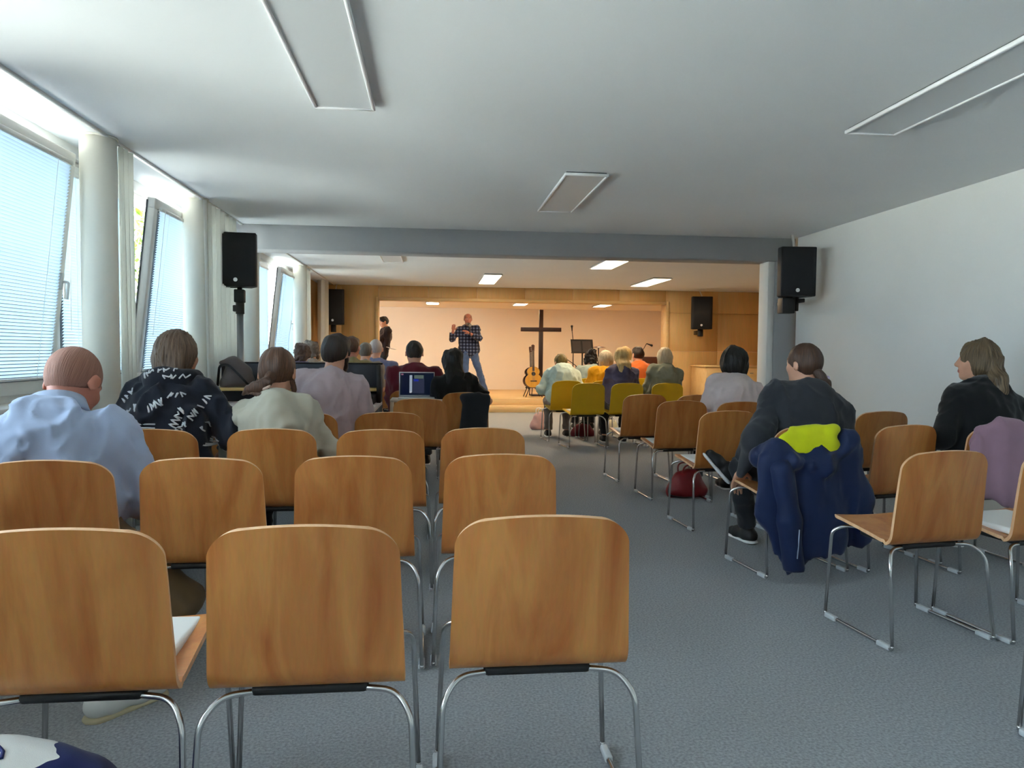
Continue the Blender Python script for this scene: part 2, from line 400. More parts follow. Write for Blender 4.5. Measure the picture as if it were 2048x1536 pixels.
def hair_mesh(style, H, s, down, name='hair', seed=1, h=.009, par={}):
    P = lambda x, y, z: H.p(x*s, y*s, z*s); R = H.R
    dn = nrm(down); L = []; cuts = []; noise = [(.004, 34, (1, 1, .5), seed)]
    strand = par.get('strand', .0035)
    skull = lambda e: E(P(0, -.013, .022), V(.077, .096, .096)*s + e*s, R, .02)
    facecut = E(P(0, .128, -.055), V(.062, .080, .115)*s, R, .02, sub=True)
    line = [(P(0, -.090, -.072), R @ V(0, .50, -.86)), (P(0, .074, .055), R @ V(0, .9, -.43))]
    if style == 'buzz':
        L = [skull(.003)]; cuts = line; noise = []; strand = .0008
    elif style == 'fringe':                                   # hair round the back and sides only
        L = [skull(.007), E(P(0, .02, .095), V(.058, .085, .06)*s, R, .02, sub=True)]; cuts = line; noise = []; strand = .001
    elif style == 'short':
        v = par.get('vol', .014); noise.append((v*.35, 24, (1, 1, .8), seed+4)); L = [skull(v), E(P(0, .04, .085), V(.062, .058, .034)*s + v*.5, R, .03)]; cuts = [(P(0, -.094, -.082), R @ V(0, .50, -.86)), (P(0, .092, .062), R @ V(0, .95, -.3))]
        for sx in (-1, 1): L.append(E(P(sx*.086, .0, -.012), V(.03, .024, .036)*s, R, .015, sub=True))
    elif style == 'bob':
        v = par.get('vol', .018); zb = par.get('len', .14)
        L = [skull(v), E(P(0, -.030, -.02), V(.090+v*.5, .085, .12)*s, R, .04)]
        for sx in (-1, 0, 1): L.append(C(P(sx*.055, -.04-.02*(sx == 0), -.02), P(sx*.058, -.045-.03*(sx == 0), 0)*1.0 + dn*zb*s, .045*s, .032*s, .03))
        L.append(facecut); strand = par.get('strand', .008); noise.append((par.get('rough', .003), 20, (1, 1, .8), seed+2))
    elif style == 'long':
        v = par.get('vol', .014); zb = par.get('len', .30); bk = V(0, par.get('back', 0), 0)
        L = [skull(v), E(P(0, -.03, -.02), V(.082, .082, .11)*s, R, .04)]
        for x in (-.055, -.02, .02, .055):
                mid = P(x, -.070, -.02) - bk*.85 + dn*min(.10, zb*.5)*s
                L += [C(P(x, -.055, -.02), mid, .042*s, .036*s, .03), C(mid, P(x*1.05, -.075, -.02) - bk*1.1 + dn*(zb-.03*abs(x)/.05)*s, .036*s, .026*s, .03)]
        L.append(facecut); strand = par.get('strand', .008); noise.append((par.get('rough', .003), 20, (1, 1, .8), seed+2))
    elif style in ('ponylow', 'twist'):
        L = [skull(.011)]; cuts = [(P(0, -.088, -.085), R @ V(0, .55, -.84)), (P(0, .080, .060), R @ V(0, .93, -.36))]
        for sx in (-1, 1): L.append(E(P(sx*.094, -.010, -.008), V(.022, .020, .034)*s, R, .012, sub=True))
    elif style == 'curly':
        rg = np.random.RandomState(seed)
        L = [skull(.020)]
        for i in range(46):
            a = rg.rand()*2*PI; z = rg.rand()*.2-.1+.02; rr = .075 if z < .05 else .055
            x, y = math.cos(a)*rr, math.sin(a)*.09-.015
            if y > .05 and z < .07: continue
            L.append(E(P(x, y, z), V(1, 1, 1)*(.026+.012*rg.rand())*s, R, .012))
        L.append(facecut); noise = [(.010, 55, (1, 1, 1), seed), (.006, 26, (1, 1, 1), seed+1)]; strand = .002
    def fld(Pp):
        q = (Pp-H.o) @ R; a = np.arctan2(q[:, 0], -q[:, 1]-.01)
        z = (Pp-H.o) @ dn
        return strand*vnoise(np.stack([a*9, z*9, z*0+seed], -1), 1.6, seed)
    def uvc(vs):
        q = (vs-H.o) @ R; a = np.arctan2(q[:, 0], -q[:, 1]-.01); z = (vs-H.o) @ dn
        return np.stack([a, z], -1)
    return sdf_mesh(name, L, h, cuts, noise, fld, None, uvc)

PLIST = []
def figure(label, hip, top, rz=0.0, s=1.0, w=1.0, fem=False, yaw=0, pitch=0, roll=0, bulge=.05, arms=(None, None), poles=(None, None),
           ankles=None, kneepole=None, feet=(0, 0), tops=None, pants=None, shoes=None, hair=None, skin='skin', fine=False,
           group=None, seed=1, curls=.6, standing=False, sole=None, neckcut=.03, hs=1.0, flare=.28, twist=0, footdir=(0, 0), foldamp=1.0, slope=0.0, hem=-.07):
    hip = V(*hip); top = V(*top); Rz = rotz(rz)
    root = thing('person', (hip[0], hip[1], par_floor(hip)), rz, label, 'person', group)
    z0 = par_floor(hip)
    loc = lambda p: Rz.T @ (np.asarray(p, float) - V(hip[0], hip[1], z0))
    hp = loc(hip); tp = loc(top)
    hR = rotz(yaw) @ rotx(-pitch) @ roty(roll); Hs = s*hs
    Hc = tp - hR @ V(0, -.012, .116)*Hs; H = Fr(Hc, hR)
    N = Hc + hR @ V(0, -.024, -.075)*Hs + V(0, -.03, -.088)*s
    u = nrm(N-hp); x = rotz(twist) @ V(1, 0, 0); x = nrm(x-u*np.dot(x, u)); f = np.cross(u, x); TR = np.stack([x, f, u], 1)
    Tl = np.linalg.norm(N-hp)
    wst = hp + (N-hp)*.34 - f*bulge*.8; ch = hp + (N-hp)*.70 - f*bulge
    sw = (.150 if fem else .170)*s*w
    # joints
    sh = [N - u*(.052+slope)*s + sx*x*sw - f*bulge*.15 for sx in (-1, 1)]
    if ankles is None: ankles = (V(-.13*s, .42*s, .085), V(.13*s, .40*s, .085))
    hj = [hp + V(sx*.088*s, .0, -.012) for sx in (-1, 1)]
    fr_seat = not standing
    kn = []
    for i, sx in enumerate((-1, 1)):
        kp = (kneepole[i] if kneepole is not None and kneepole[i] is not None else (hj[i]+V(sx*.1, 1.0, .6) if fr_seat else hj[i]+V(sx*.05, 1, -.4)))
        kn.append(ik(hj[i], ankles[i], .43*s, .42*s, kp))
    wr = []; el = []
    for i, sx in enumerate((-1, 1)):
        t = arms[i] if arms[i] is not None else hp + V(sx*.10, .30, .105)
        pl = poles[i] if poles[i] is not None else sh[i] + x*sx*flare - V(0, .25, .5)
        e = ik(sh[i], t, .285*s, .255*s, pl); d = np.asarray(t)-e
        el.append(e); wr.append(e + d/np.linalg.norm(d)*min(np.linalg.norm(d), .255*s))
    k = .05
    ncut = [(N + u*neckcut + f*.0, nrm(u*.9+nrm(Hc-N)*.4))]
    torso = [E(hp + u*.03, V(.150*w+(.012 if fem else 0), .112, .115)*s, TR, k), E(wst, V(.125*w, .098, .14)*s, TR, k),
             E(ch, V(.148*w, .108, .165)*s, TR, k), C(sh[0], sh[1], .055*s, .055*s, k)]
    traps = [C(N + u*.012, sh[i]*.82+N*.18, .050*s, .048*s, .045) for i in (0, 1)] + [C(ch+u*.1, N, .07*s, .055*s, .05)]
    if fem: torso += [E(ch + f*.075*s + sx*.062*x*s - u*.02*s, V(1, 1, 1)*.055*s, None, .04) for sx in (-1, 1)]
    def armp(i, e, t0=0, t1=2.0, rel=0):
        L = [E(sh[i], V(1, 1, 1)*(.056*s+e), None, .04)]
        if t1 <= 1:
            q = sh[i]+(el[i]-sh[i])*t1; dd = nrm(el[i]-sh[i])
            L.append(C(sh[i], q + dd*.03, .050*s+e, .046*s+e+rel, .03, cut=[(q, dd)]))
        else:
            L.append(C(sh[i], el[i], .049*s+e, .041*s+e, .03))
            q = el[i]+(wr[i]-el[i])*(t1-1); dd = nrm(wr[i]-el[i])
            L.append(C(el[i], q + (dd*.03 if t1 < 2 else 0), .041*s+e, .030*s+e+rel, .02, cut=[(q, dd)] if t1 < 2 else None))
        return L
    def legp(i, e, full=True):
        L = [C(hj[i], kn[i], .080*s+e, .055*s+e, .04), C(kn[i], ankles[i], .052*s+e, .036*s+e, .03)]
        cd = nrm(ankles[i]-kn[i]); bk = nrm(np.cross(cd, V(1, 0, 0)));
        if bk[1] > 0: bk = -bk
        L.append(E(kn[i]+cd*.13*s + bk*.018, V(.046, .046, .11)*s+e, np.stack([V(1, 0, 0), bk, cd], 1), .03))
        return L
    def footp(i, e):
        a = ankles[i]; p = feet[i]; Rf = rotz(footdir[i]) @ rotx(p); fd = Rf @ V(0, 1, 0); up = Rf @ V(0, 0, 1)
        b = a - up*.045*s
        return [C(b - fd*.035*s, b + fd*.09*s, .036*s+e, .034*s+e, .02), C(b+fd*.09*s-up*.008, b+fd*.150*s-up*.010*s, .034*s+e, .026*s+e, .02, ), C(a, b, .036*s+e*.5, .036*s+e, .02)], a, fd, up, b
    hd = []
    for i, sx in enumerate((-1, 1)):
        dr = nrm(wr[i]-el[i]); upv = nrm(V(0, 0, 1)*.8 - x*sx*.1 - f*.2) if not (standing and i in standing) else nrm(-f)
        hd += hand_prims(wr[i], dr, upv, side=-sx, s=s, curl=curls)
    hdp = head_prims(H, Hs)
    body = [dict(p) for p in grow(torso, -.012)] + grow(traps, -.004) + [C(Hc + hR @ V(0, -.022, -.05)*Hs, N-u*.02, .054*s, .060*s, .03)]
    for i in (0, 1): body += armp(i, -.004) + legp(i, -.006) + footp(i, -.004)[0]
    body += hdp + hd
    hh = .008 if fine else .0095
    me = sdf_mesh('body', body, hh, matfn=head_mats(H, Hs, None))
    browm = hair[1] if hair else M['iris']
    addmesh('body', me, [M[skin], M['lips'], M['eyewhite'], M['iris'], browm], root)
    ch_ = .011 if fine else .013
    if tops:
        tm, sl = tops[0], tops[1]; e = tops[2] if len(tops) > 2 else .014
        tp_ = grow(torso, e) ; tt = grow(traps, e*.8)
        hc = (hp + u*hem, -u)
        for p in tp_[:1]: p['cut'] = [hc]
        for p in tt: p['cut'] = ncut
        tp_[1]['cut'] = None
        A = [C(sh[i]*.86+N*.14 - u*.06, hp + (-1, 1)[i]*x*.125*s*w + u*.07, .058*s+e, .070*s+e, .07, cut=[hc]) for i in (0, 1)]
        for i in (0, 1): A += armp(i, e + .002, t1=sl, rel=.010 if sl < 1 else .004)
        nz = [(.006*foldamp, 6, (1, 1, .8), seed), (.012*foldamp, 7.5, (1.2, 1, .75), seed+3, 1), (.006*foldamp, 17, (1.1, 1, .7), seed+5, 1), (.002, 40, (1, 1, 1), seed+6)]
        me = sdf_mesh('top', tp_ + tt + A, ch_, noise=nz)
        to = addmesh(tops[3] if len(tops) > 3 else 'sweater', me, tm if isinstance(tm, list) else [tm], root)
    else: to = None
    if pants:
        L = [E(hp + u*.02, V(.160*w+(.012 if fem else 0), .122, .115)*s, TR, .05, cut=[(hp+u*.085, u)])]
        for i in (0, 1):
            q = legp(i, .012)
            cd = nrm(ankles[i]-kn[i]); q[1]['cut'] = [(ankles[i]-cd*.015, cd)]; q[1]['r1'] += .014
            L += q
        nz = [(.008, 9, (1, 1, .8), seed+9), (.006, 12, (1, 1, 1.3), seed+11, 1)]
        addmesh('trousers', sdf_mesh('trousers', L, ch_, noise=nz), pants, root)
    if shoes:
        for i in (0, 1):
            fp, a, fd, up, b = footp(i, .007)
            for p in fp: p['cut'] = [(a + up*.012, up)]
            so = b - up*.030*s
            for p in fp: p['cut'] = p['cut'] + [(so, -up)]
            o = addmesh('shoe', sdf_mesh('shoe', fp, ch_-.002), shoes, root)
            rt = np.cross(fd, up)
            sp = [C(so-up*.008 - fd*.035*s, so-up*.008+fd*.15*s, .047*s, .038*s, .02, flat=(up, 3.2))]
            addmesh('sole', sdf_mesh('sole', sp, ch_-.002), sole or M['paper'], o)
    if hair:
        dn = V(0, 0, -1)*.9 - u*.35 - f*.05
        ho = addmesh('hair', hair_mesh(hair[0], H, Hs, dn, seed=seed, h=.007 if fine else .009, par=hair[2] if len(hair) > 2 else {}), hair[1], root)
    PLIST.append(label)
    return dict(root=root, H=H, N=N, u=u, f=f, x=x, sh=sh, el=el, wr=wr, hp=hp, ch=ch, Hs=Hs, top=to, kn=kn, Tl=Tl)
STAGEZ = .24
def par_floor(hip): return STAGEZ if hip[1] > 14.4 else 0.0
# ------------------------------------------------------------------ the room
CH = 2.45
XW = -2.25
XR = 3.92
def struct(name, mb, m, kind='structure', **k):
    o = mb.build(name, m, **k); tag(o, kind=kind); return o
b = MB(); b.box(-2.5, 7.0, -6.0, 18.1, -.2, 0); struct('floor', b, M['carpet'])
b = MB(); b.box(-2.5, 7.2, -6.2, 18.2, CH, CH+.2); struct('ceiling', b, M['ceiling'])
b = MB(); b.box(-3.2, 7.2, 14.41, 18.2, 2.23, 2.4); struct('ceiling_stage', b, M['screenwall'])
b = MB()
b.box(-2.5, XW+.03, -6.0, 14.4, 0, .86); b.box(-2.5, XW+.01, -6.0, 14.4, 2.375, CH)
b.box(-2.5, XW+.01, -2.2, -1.13, .86, 2.375); b.box(-2.5, XW+.01, 14.0, 14.4, .86, 2.375)
struct('wall_left', b, M['wall'])
b = MB(); b.rbox(-2.42, XW+.16, -6.0, 14.4, .862, .892, .006, 2); struct('trim_1', b, M['frame'])
b = MB(); b.box(XR, XR+.25, -6.0, 7.55, 0, CH); struct('wall_right', b, M['wall'])
b = MB(); b.box(XR+.25, 7.0, 7.3, 7.55, 0, CH); struct('wall_return', b, M['wall'])
b = MB(); b.box(6.86, 7.1, 7.55, 14.4, 0, CH); struct('wall_side', b, M['birch'])
b = MB(); b.box(-2.5, XR+.25, -6.2, -6.0, 0, CH); struct('wall_rear', b, M['wall'])
# plywood wall with the stage opening, in panels
b = MB(); X0, X1, ZT, Y0 = -1.08, 4.69, 2.165, 14.4
def panels(x0, x1, z0, z1, nx, zs=()):
    xs = [x0+(x1-x0)*i/nx for i in range(nx+1)]; zz = [z0]+list(zs)+[z1]
    for i in range(nx):
        for j in range(len(zz)-1): b.rbox(xs[i]+.002, xs[i+1]-.002, Y0, Y0+.12, zz[j]+.002, zz[j+1]-.002, .003, 1)
panels(-2.5, X0, 0, CH, 2, (1.22,)); panels(X1, 6.9, 0, CH, 2, (1.22, 2.0)); panels(X0, X1, ZT, CH, 6)
struct('wall_back', b, M['birch'])
b = MB()
b.rbox(X0-.06, X0, Y0-.03, Y0+.3, .0, ZT+.06, .006, 1); b.rbox(X1, X1+.07, Y0-.03, Y0+.3, .0, ZT+.06, .006, 1); b.rbox(X0, X1, Y0-.03, Y0+.3, ZT, ZT+.06, .006, 1)
struct('trim_2', b, M['birchlight'])
b = MB(); b.box(-3.2, 7.2, 17.8, 18.0, 0, 2.4); b.box(-3.3, -3.1, 14.52, 17.8, 0, 2.4); b.box(7.0, 7.2, 14.52, 17.8, 0, 2.4); struct('wall_stage', b, M['screenwall'])
b = MB(); b.rbox(X0, X1, 14.43, 17.8, 0, .24, .004, 1); b.rbox(-3.1, X0, 14.52, 17.8, 0, .239, .004, 1); b.rbox(X1, 7.0, 14.52, 17.8, 0, .239, .004, 1); struct('floor_stage', b, M['birchlight'])
b = MB(); b.rbox(X0, X1+.1, 13.99, 14.43, 0, .12, .004, 1); b.box(X0, X1+.1, 13.985, 14.0, .055, .06); struct('trim_3', b, M['birchlight'])
# dropped beam and post
b = MB(); b.rbox(-2.2, XR, 7.6, 7.9, 2.2, CH, .004, 1); struct('trim_4', b, M['beam'])
b = MB(); b.rbox(3.70, XR+.03, 7.6, 7.85, 0, 2.2, .004, 1); struct('trim_5', b, M['beam'])
b = MB(); b.rbox(3.625, 3.70, 7.62, 7.84, 0, 2.2, .004, 1); struct('trim_6', b, M['wall'])
b = MB(); b.box(6.30, 6.42, 13.5, 13.53, .93, CH); struct('trim_7', b, M['wall'])
# columns
for i, (y, x) in enumerate([(4.63, -2.0), (6.40, -2.0), (8.2, -2.0), (11.2, -2.0), (13.6, -2.02), (2.0, -2.0), (-.6, -2.0), (-3.2, -2.0)]):
    b = MB(); b.cyl(x, y, 0, CH, .10, 40); b.cyl(x, y, CH-.012, CH, .108, 40); b.cyl(x, y, 0, .06, .106, 40); struct('column', b, M['column'])

# windows: a tilting sash and a fixed sash each
TILT = math.radians(6.4)
def blind_mat():
    m = bpy.data.materials.new('blind_slat'); m.use_nodes = True; nt = m.node_tree; N = nt.nodes; L = nt.links
    p = N['Principled BSDF']; p.inputs['Base Color'].default_value = lin((176, 194, 208)); p.inputs['Roughness'].default_value = .5
    t = N.new('ShaderNodeBsdfTranslucent'); t.inputs[0].default_value = lin((176, 194, 208))
    mx = N.new('ShaderNodeMixShader'); mx.inputs[0].default_value = .36
    L.new(p.outputs[0], mx.inputs[1]); L.new(t.outputs[0], mx.inputs[2]); L.new(mx.outputs[0], N['Material Output'].inputs[0]); return m
def glass_mat():
    m = bpy.data.materials.new('window_glass'); m.use_nodes = True; nt = m.node_tree; N = nt.nodes; L = nt.links
    t = N.new('ShaderNodeBsdfTransparent'); t.inputs[0].default_value = (.93, .96, .95, 1); g = N.new('ShaderNodeBsdfGlossy'); g.inputs['Roughness'].default_value = .02
    f = N.new('ShaderNodeFresnel'); f.inputs[0].default_value = 1.45; mx = N.new('ShaderNodeMixShader')
    L.new(f.outputs[0], mx.inputs[0]); L.new(t.outputs[0], mx.inputs[1]); L.new(g.outputs[0], mx.inputs[2]); L.new(mx.outputs[0], N['Material Output'].inputs[0]); return m
M['slat'] = blind_mat(); M['glass'] = glass_mat()
ZB, ZTp = .93, 2.36
def ring(mb, y0, y1, z0, z1, wd, x0, x1, mi=0):
    mb.rbox(x0, x1, y0, y1, z0, z0+wd, .005, 1, mi); mb.rbox(x0, x1, y0, y1, z1-wd, z1, .005, 1, mi)
    mb.rbox(x0, x1, y0, y0+wd, z0+wd, z1-wd, .005, 1, mi); mb.rbox(x0, x1, y1-wd, y1, z0+wd, z1-wd, .005, 1, mi)
def win(n, y0, y1, tilts):
    w = tag(thing('window_%d' % n, (XW, y0, ZB-.04)), kind='structure')
    fr = MB(); ring(fr, 0, y1-y0, 0, ZTp-ZB+.055, .05, -.09, -.02)
    ym = [0.05 + (y1-y0-.1)*i/len(tilts) for i in range(len(tilts)+1)]
    for q in ym[1:-1]: fr.rbox(-.09, -.02, q-.025, q+.025, .05, ZTp-ZB, .004, 1)
    fr.build('window_frame', M['frame'], w)
    for i, tl in enumerate(tilts):
        a, c = ym[i]+.012, ym[i+1]-.012; hgt = ZTp-ZB-.03
        sh = MB(); ring(sh, 0, c-a, 0, hgt, .075, -.055, .005); ring(sh, .07, c-a-.07, .07, hgt-.07, .008, -.045, .006, 1)
        if tl: sh.box(-.058, -.045, -.004, 0.0, .02, hgt-.02, 1)
        so = sh.build('sash', [M['frame'], M['frame_in']], w); so.location = (0, a, .045)
        ang = TILT if tl else 0.0
        so.rotation_euler = (0, ang, 0)
        p = MB(); p.box(-.03, -.024, .07, c-a-.07, .07, hgt-.07); p.build('pane', M['glass'], so)
        h_ = MB(); yy = (c-a-.037) if i == 0 else .037
        h_.rbox(.005, .018, yy-.014, yy+.014, .60, .70, .004, 1); h_.tube(fillet([(.015, yy, .65), (.05, yy, .65), (.05, yy, .55)], .015), .008); h_.build('handle', M['frame'], so)
        if n < 5: continue
        # blind
        bt = thing('venetian_blind', (XW, y0+a, ZB+.005), 0, blind_label(n-2, i, tl), 'blind', 'venetian blinds along the left wall')
        bt.rotation_euler = (0, ang, 0)
        m2 = MB(); ya, yb = .078, c-a-.078; za, zb = .082, hgt-.085
        m2.rbox(.004, .032, ya, yb, zb, zb+.028, .004, 1); m2.build('headrail', M['frame'], bt)
        m2 = MB(); m2.rbox(.008, .028, ya, yb, za, za+.012, .003, 1); m2.build('bottom_rail', M['frame'], bt)
        m2 = MB(); z = za+.025; st = math.radians(52)
        while z < zb-.004:
            dx, dz = .0105*math.cos(st), .0105*math.sin(st)
            m2.add([(.018-dx, ya+.003, z-dz), (.018-dx, yb-.003, z-dz), (.018, yb-.003, z+.0018), (.018, ya+.003, z+.0018), (.018+dx, yb-.003, z+dz), (.018+dx, ya+.003, z+dz)], [(0, 1, 2, 3), (3, 2, 4, 5)], 0, True); z += .0185
        m2.build('slats', M['slat'], bt)
        m2 = MB()
        for q in (.18, .82): m2.tube([(.031, ya+(yb-ya)*q, za), (.031, ya+(yb-ya)*q, zb)], .0012, 5)
        m2.build('ladder_cord', M['frame'], bt)
        m2 = MB(); m2.tube([(.036, ya+.06, zb+.01), (.040, ya+.06, zb-.5), (.037, ya+.064, zb-.95)], .0022, 6); m2.build('pull_cord', M['whiteplastic'], bt)
NW = {}
def blind_label(n, i, tl):
    return {(3, 0): 'lowered slatted blind on the tilted sash at the left edge of the photo', (3, 1): 'lowered slatted blind just before the first round column, behind the man in pale blue shirt',
            (4, 0): 'slatted blind on the tilted sash beside the gap showing green leaves', (4, 1): 'slatted blind hidden by the gathered curtain beside the second column',
            (5, 0): 'far slatted blind on the tilted sash right behind the loudspeaker pole', (5, 1): 'far slatted blind between loudspeaker on pole and the thin far column'}.get((n, i), 'slatted blind on window %s of the left wall, %s sash' % (['behind the camera', 'behind the camera', 'beside the front row', '', '', '', 'beyond the thin far column', 'nearest the plywood wall'][n], 'tilted' if tl else 'fixed'))
for k in range(-4, 4): win(k+5, 3.43+2.28*k, 5.71+2.28*k, (True, False))  # unseen ones behind the camera added without blinds for more side light
b = MB(); b.rbox(-2.48, XW+.04, 12.56, 14.4, .0, CH, .004, 1); struct('trim_8', b, M['birch'])

# curtain rail and gathered curtains
b = MB(); b.rbox(-1.945, -1.915, -6.0, 14.4, CH-.014, CH+.005, .003, 1)
tag(b.build('curtain_rail', M['frame']), 'long white curtain rail fixed to the ceiling along the window side', 'rail')
def curtain(y0, y1, amp, lam, label, zt=CH-.02, taper=0.0, x=-1.93, sd=0):
    t = thing('curtain', (x, y0, 0), 0, label, 'curtain', 'gathered white curtains')
    n = max(24, int((y1-y0)/lam*14)); nz = 26; vs = []; fs = []
    for j in range(nz+1):
        z = .04 + (zt-.04)*j/nz; q = 1-(z/zt); pin = taper*math.sin(PI*min(1, q*1.1))
        for i in range(n+1):
            u = i/n; y = (y1-y0)*(u*(1-pin)+pin*.5); ph = 2*PI*u*(y1-y0)/lam
            a = amp*(.75+.45*q)*math.sin(ph + .5*math.sin(2.2*u+sd) + .4*q*math.sin(5*u+sd))
            vs.append((a + .012*math.sin(7*u+sd)*q, y + .25*a*math.cos(ph), z))
    for j in range(nz):
        for i in range(n): fs.append((j*(n+1)+i, j*(n+1)+i+1, (j+1)*(n+1)+i+1, (j+1)*(n+1)+i))
    m = MB(); m.add(vs, fs, 0, True); o = m.build('curtain_cloth', M['curtain'], t)
    sl = o.modifiers.new('thick', 'SOLIDIFY'); sl.thickness = .003
    m = MB()
    k = int((y1-y0)/.075)
    for i in range(k+1): m.rbox(-.008, .008, (y1-y0)*i/max(k, 1)-.012, (y1-y0)*i/max(k, 1)+.012, zt-.004, zt+.012, .003, 1)
    m.build('curtain_glider', M['whiteplastic'], t)
curtain(4.74, 4.93, .030, .075, 'narrow gathered white curtain right beside the first round column', taper=.12)
curtain(6.33, 7.28, .045, .13, 'wide gathered white curtain left of the loudspeaker on the pole', taper=.0, sd=2)
curtain(11.32, 11.62, .03, .1, 'narrow white curtain beside the thin far column', sd=4)
curtain(13.2, 13.42, .03, .09, 'narrow white curtain at the far end by the plywood wall', sd=5, x=-1.98)

# ceiling lamps
def lamp(x0, x1, y0, y1, z, on, label, group):
    t = thing('ceiling_light', ((x0+x1)/2, (y0+y1)/2, z), 0, label, 'light', group); a, c = (x1-x0)/2, (y1-y0)/2
    m = MB(); m.box(-a+.012, a-.012, -c+.012, c-.012, -.012, 0.0); m.build('housing', M['frame_in'], t)  # dark colour paints the shade in the gap between frame and ceiling
    m = MB(); w = .016
    for q in ((-a, a, -c, -c+w), (-a, a, c-w, c), (-a, -a+w, -c+w, c-w), (a-w, a, -c+w, c-w)): m.rbox(q[0], q[1], q[2], q[3], -.028, -.008, .003, 1)
    m.build('lamp_frame', M['lampframe'], t)
    m = MB(); m.box(-a+w, a-w, -c+w, c-w, -.020, -.013); m.build('diffuser', M['lampon'] if on else M['lampoff'], t)
lamp(-.612, -.305, 2.48, 3.845, CH, False, 'unlit white ceiling panel light at the top left of the photo', 'unlit ceiling lights')
lamp(.90, 1.21, 5.03, 6.39, CH, False, 'unlit white ceiling panel light nearest the grey beam, in the middle', 'unlit ceiling lights')
lamp(2.268, 2.566, 2.52, 3.88, CH, False, 'unlit white ceiling panel light at the upper right edge of the photo', 'unlit ceiling lights')
lamp(-.72, -.43, 9.1, 10.4, CH, False, 'unlit ceiling panel light just beyond the grey beam on the left', 'unlit ceiling lights')
lamp(.80, 1.11, 11.82, 13.43, CH, True, 'lit warm ceiling panel light left of centre beyond the beam', 'lit ceiling lights')
lamp(2.29, 2.63, 9.3, 10.66, CH, True, 'lit ceiling panel light closest behind the grey beam', 'lit ceiling lights')
lamp(3.64, 3.98, 11.88, 13.34, CH, True, 'lit ceiling panel light on the right above the yellow chairs', 'lit ceiling lights')
lamp(-.18, .11, 15.5, 16.2, 2.23, True, 'left lit lamp under the stage ceiling', 'stage lights')
lamp(1.72, 2.01, 15.4, 16.1, 2.23, True, 'lit lamp under the stage ceiling just left of the cross top', 'stage lights')
lamp(3.55, 3.84, 15.4, 16.2, 2.23, True, 'right lit lamp under the stage ceiling', 'stage lights')

# trees outside the windows
M['leaf'] = mat('leaf', (112, 140, 44), .5, var=.35, vscale=3, rgb2=(58, 92, 24)); M['bark'] = mat('bark', (96, 78, 60), .9, bump=.5, bscale=40)
M['bounce_ground'] = mat('pale_bounce_ground', (196, 194, 188), .9, var=.08, vscale=6)  # neutral pale colour chosen so the unseen ground bounces light to the ceiling
b = MB(); b.box(-60, -2.5, -40, 80, -.4, -.25); tag(b.build('ground', M['bounce_ground']), 'unseen pale ground outside the windows, coloured to bounce light indoors', 'ground', kind='structure')
def tree(x, y, hgt, r, label, sd):
    rg = random.Random(sd); t = thing('tree', (x, y, -.25), 0, label, 'tree', 'trees outside')
    m = MB(); m.tube([(0, 0, 0), (.1, .05, hgt*.4), (0, .1, hgt*.8)], [.16, .12, .05], 8); m.build('trunk', M['bark'], t)
    m = MB()
    for i in range(2600):
        a = rg.random()*2*PI; ph = math.acos(2*rg.random()-1); rr = r*(.45+.55*rg.random()**.5)
        c = V(rr*math.sin(ph)*math.cos(a), rr*math.sin(ph)*math.sin(a), hgt*.62+rr*1.25*math.cos(ph))
        if c[2] < .4: continue
        q = nrm(V(rg.gauss(0, 1), rg.gauss(0, 1), rg.gauss(0, 1))); w = nrm(np.cross(q, V(0, 0, 1)+q*.1)); l = .09+.06*rg.random()
        m.add([c-q*l, c+w*l*.5, c+q*l, c-w*l*.5], [(0, 1, 2, 3)])
    tag(m.build('foliage', M['leaf'], t), kind=None)
tree(-7.2, 15.5, 4.6, 2.2, 'leafy green tree seen through the gap of the tilted window', 1)
tree(-8.5, 21.0, 5.2, 2.6, 'farther leafy tree outside, behind the tree in the window gap', 2)

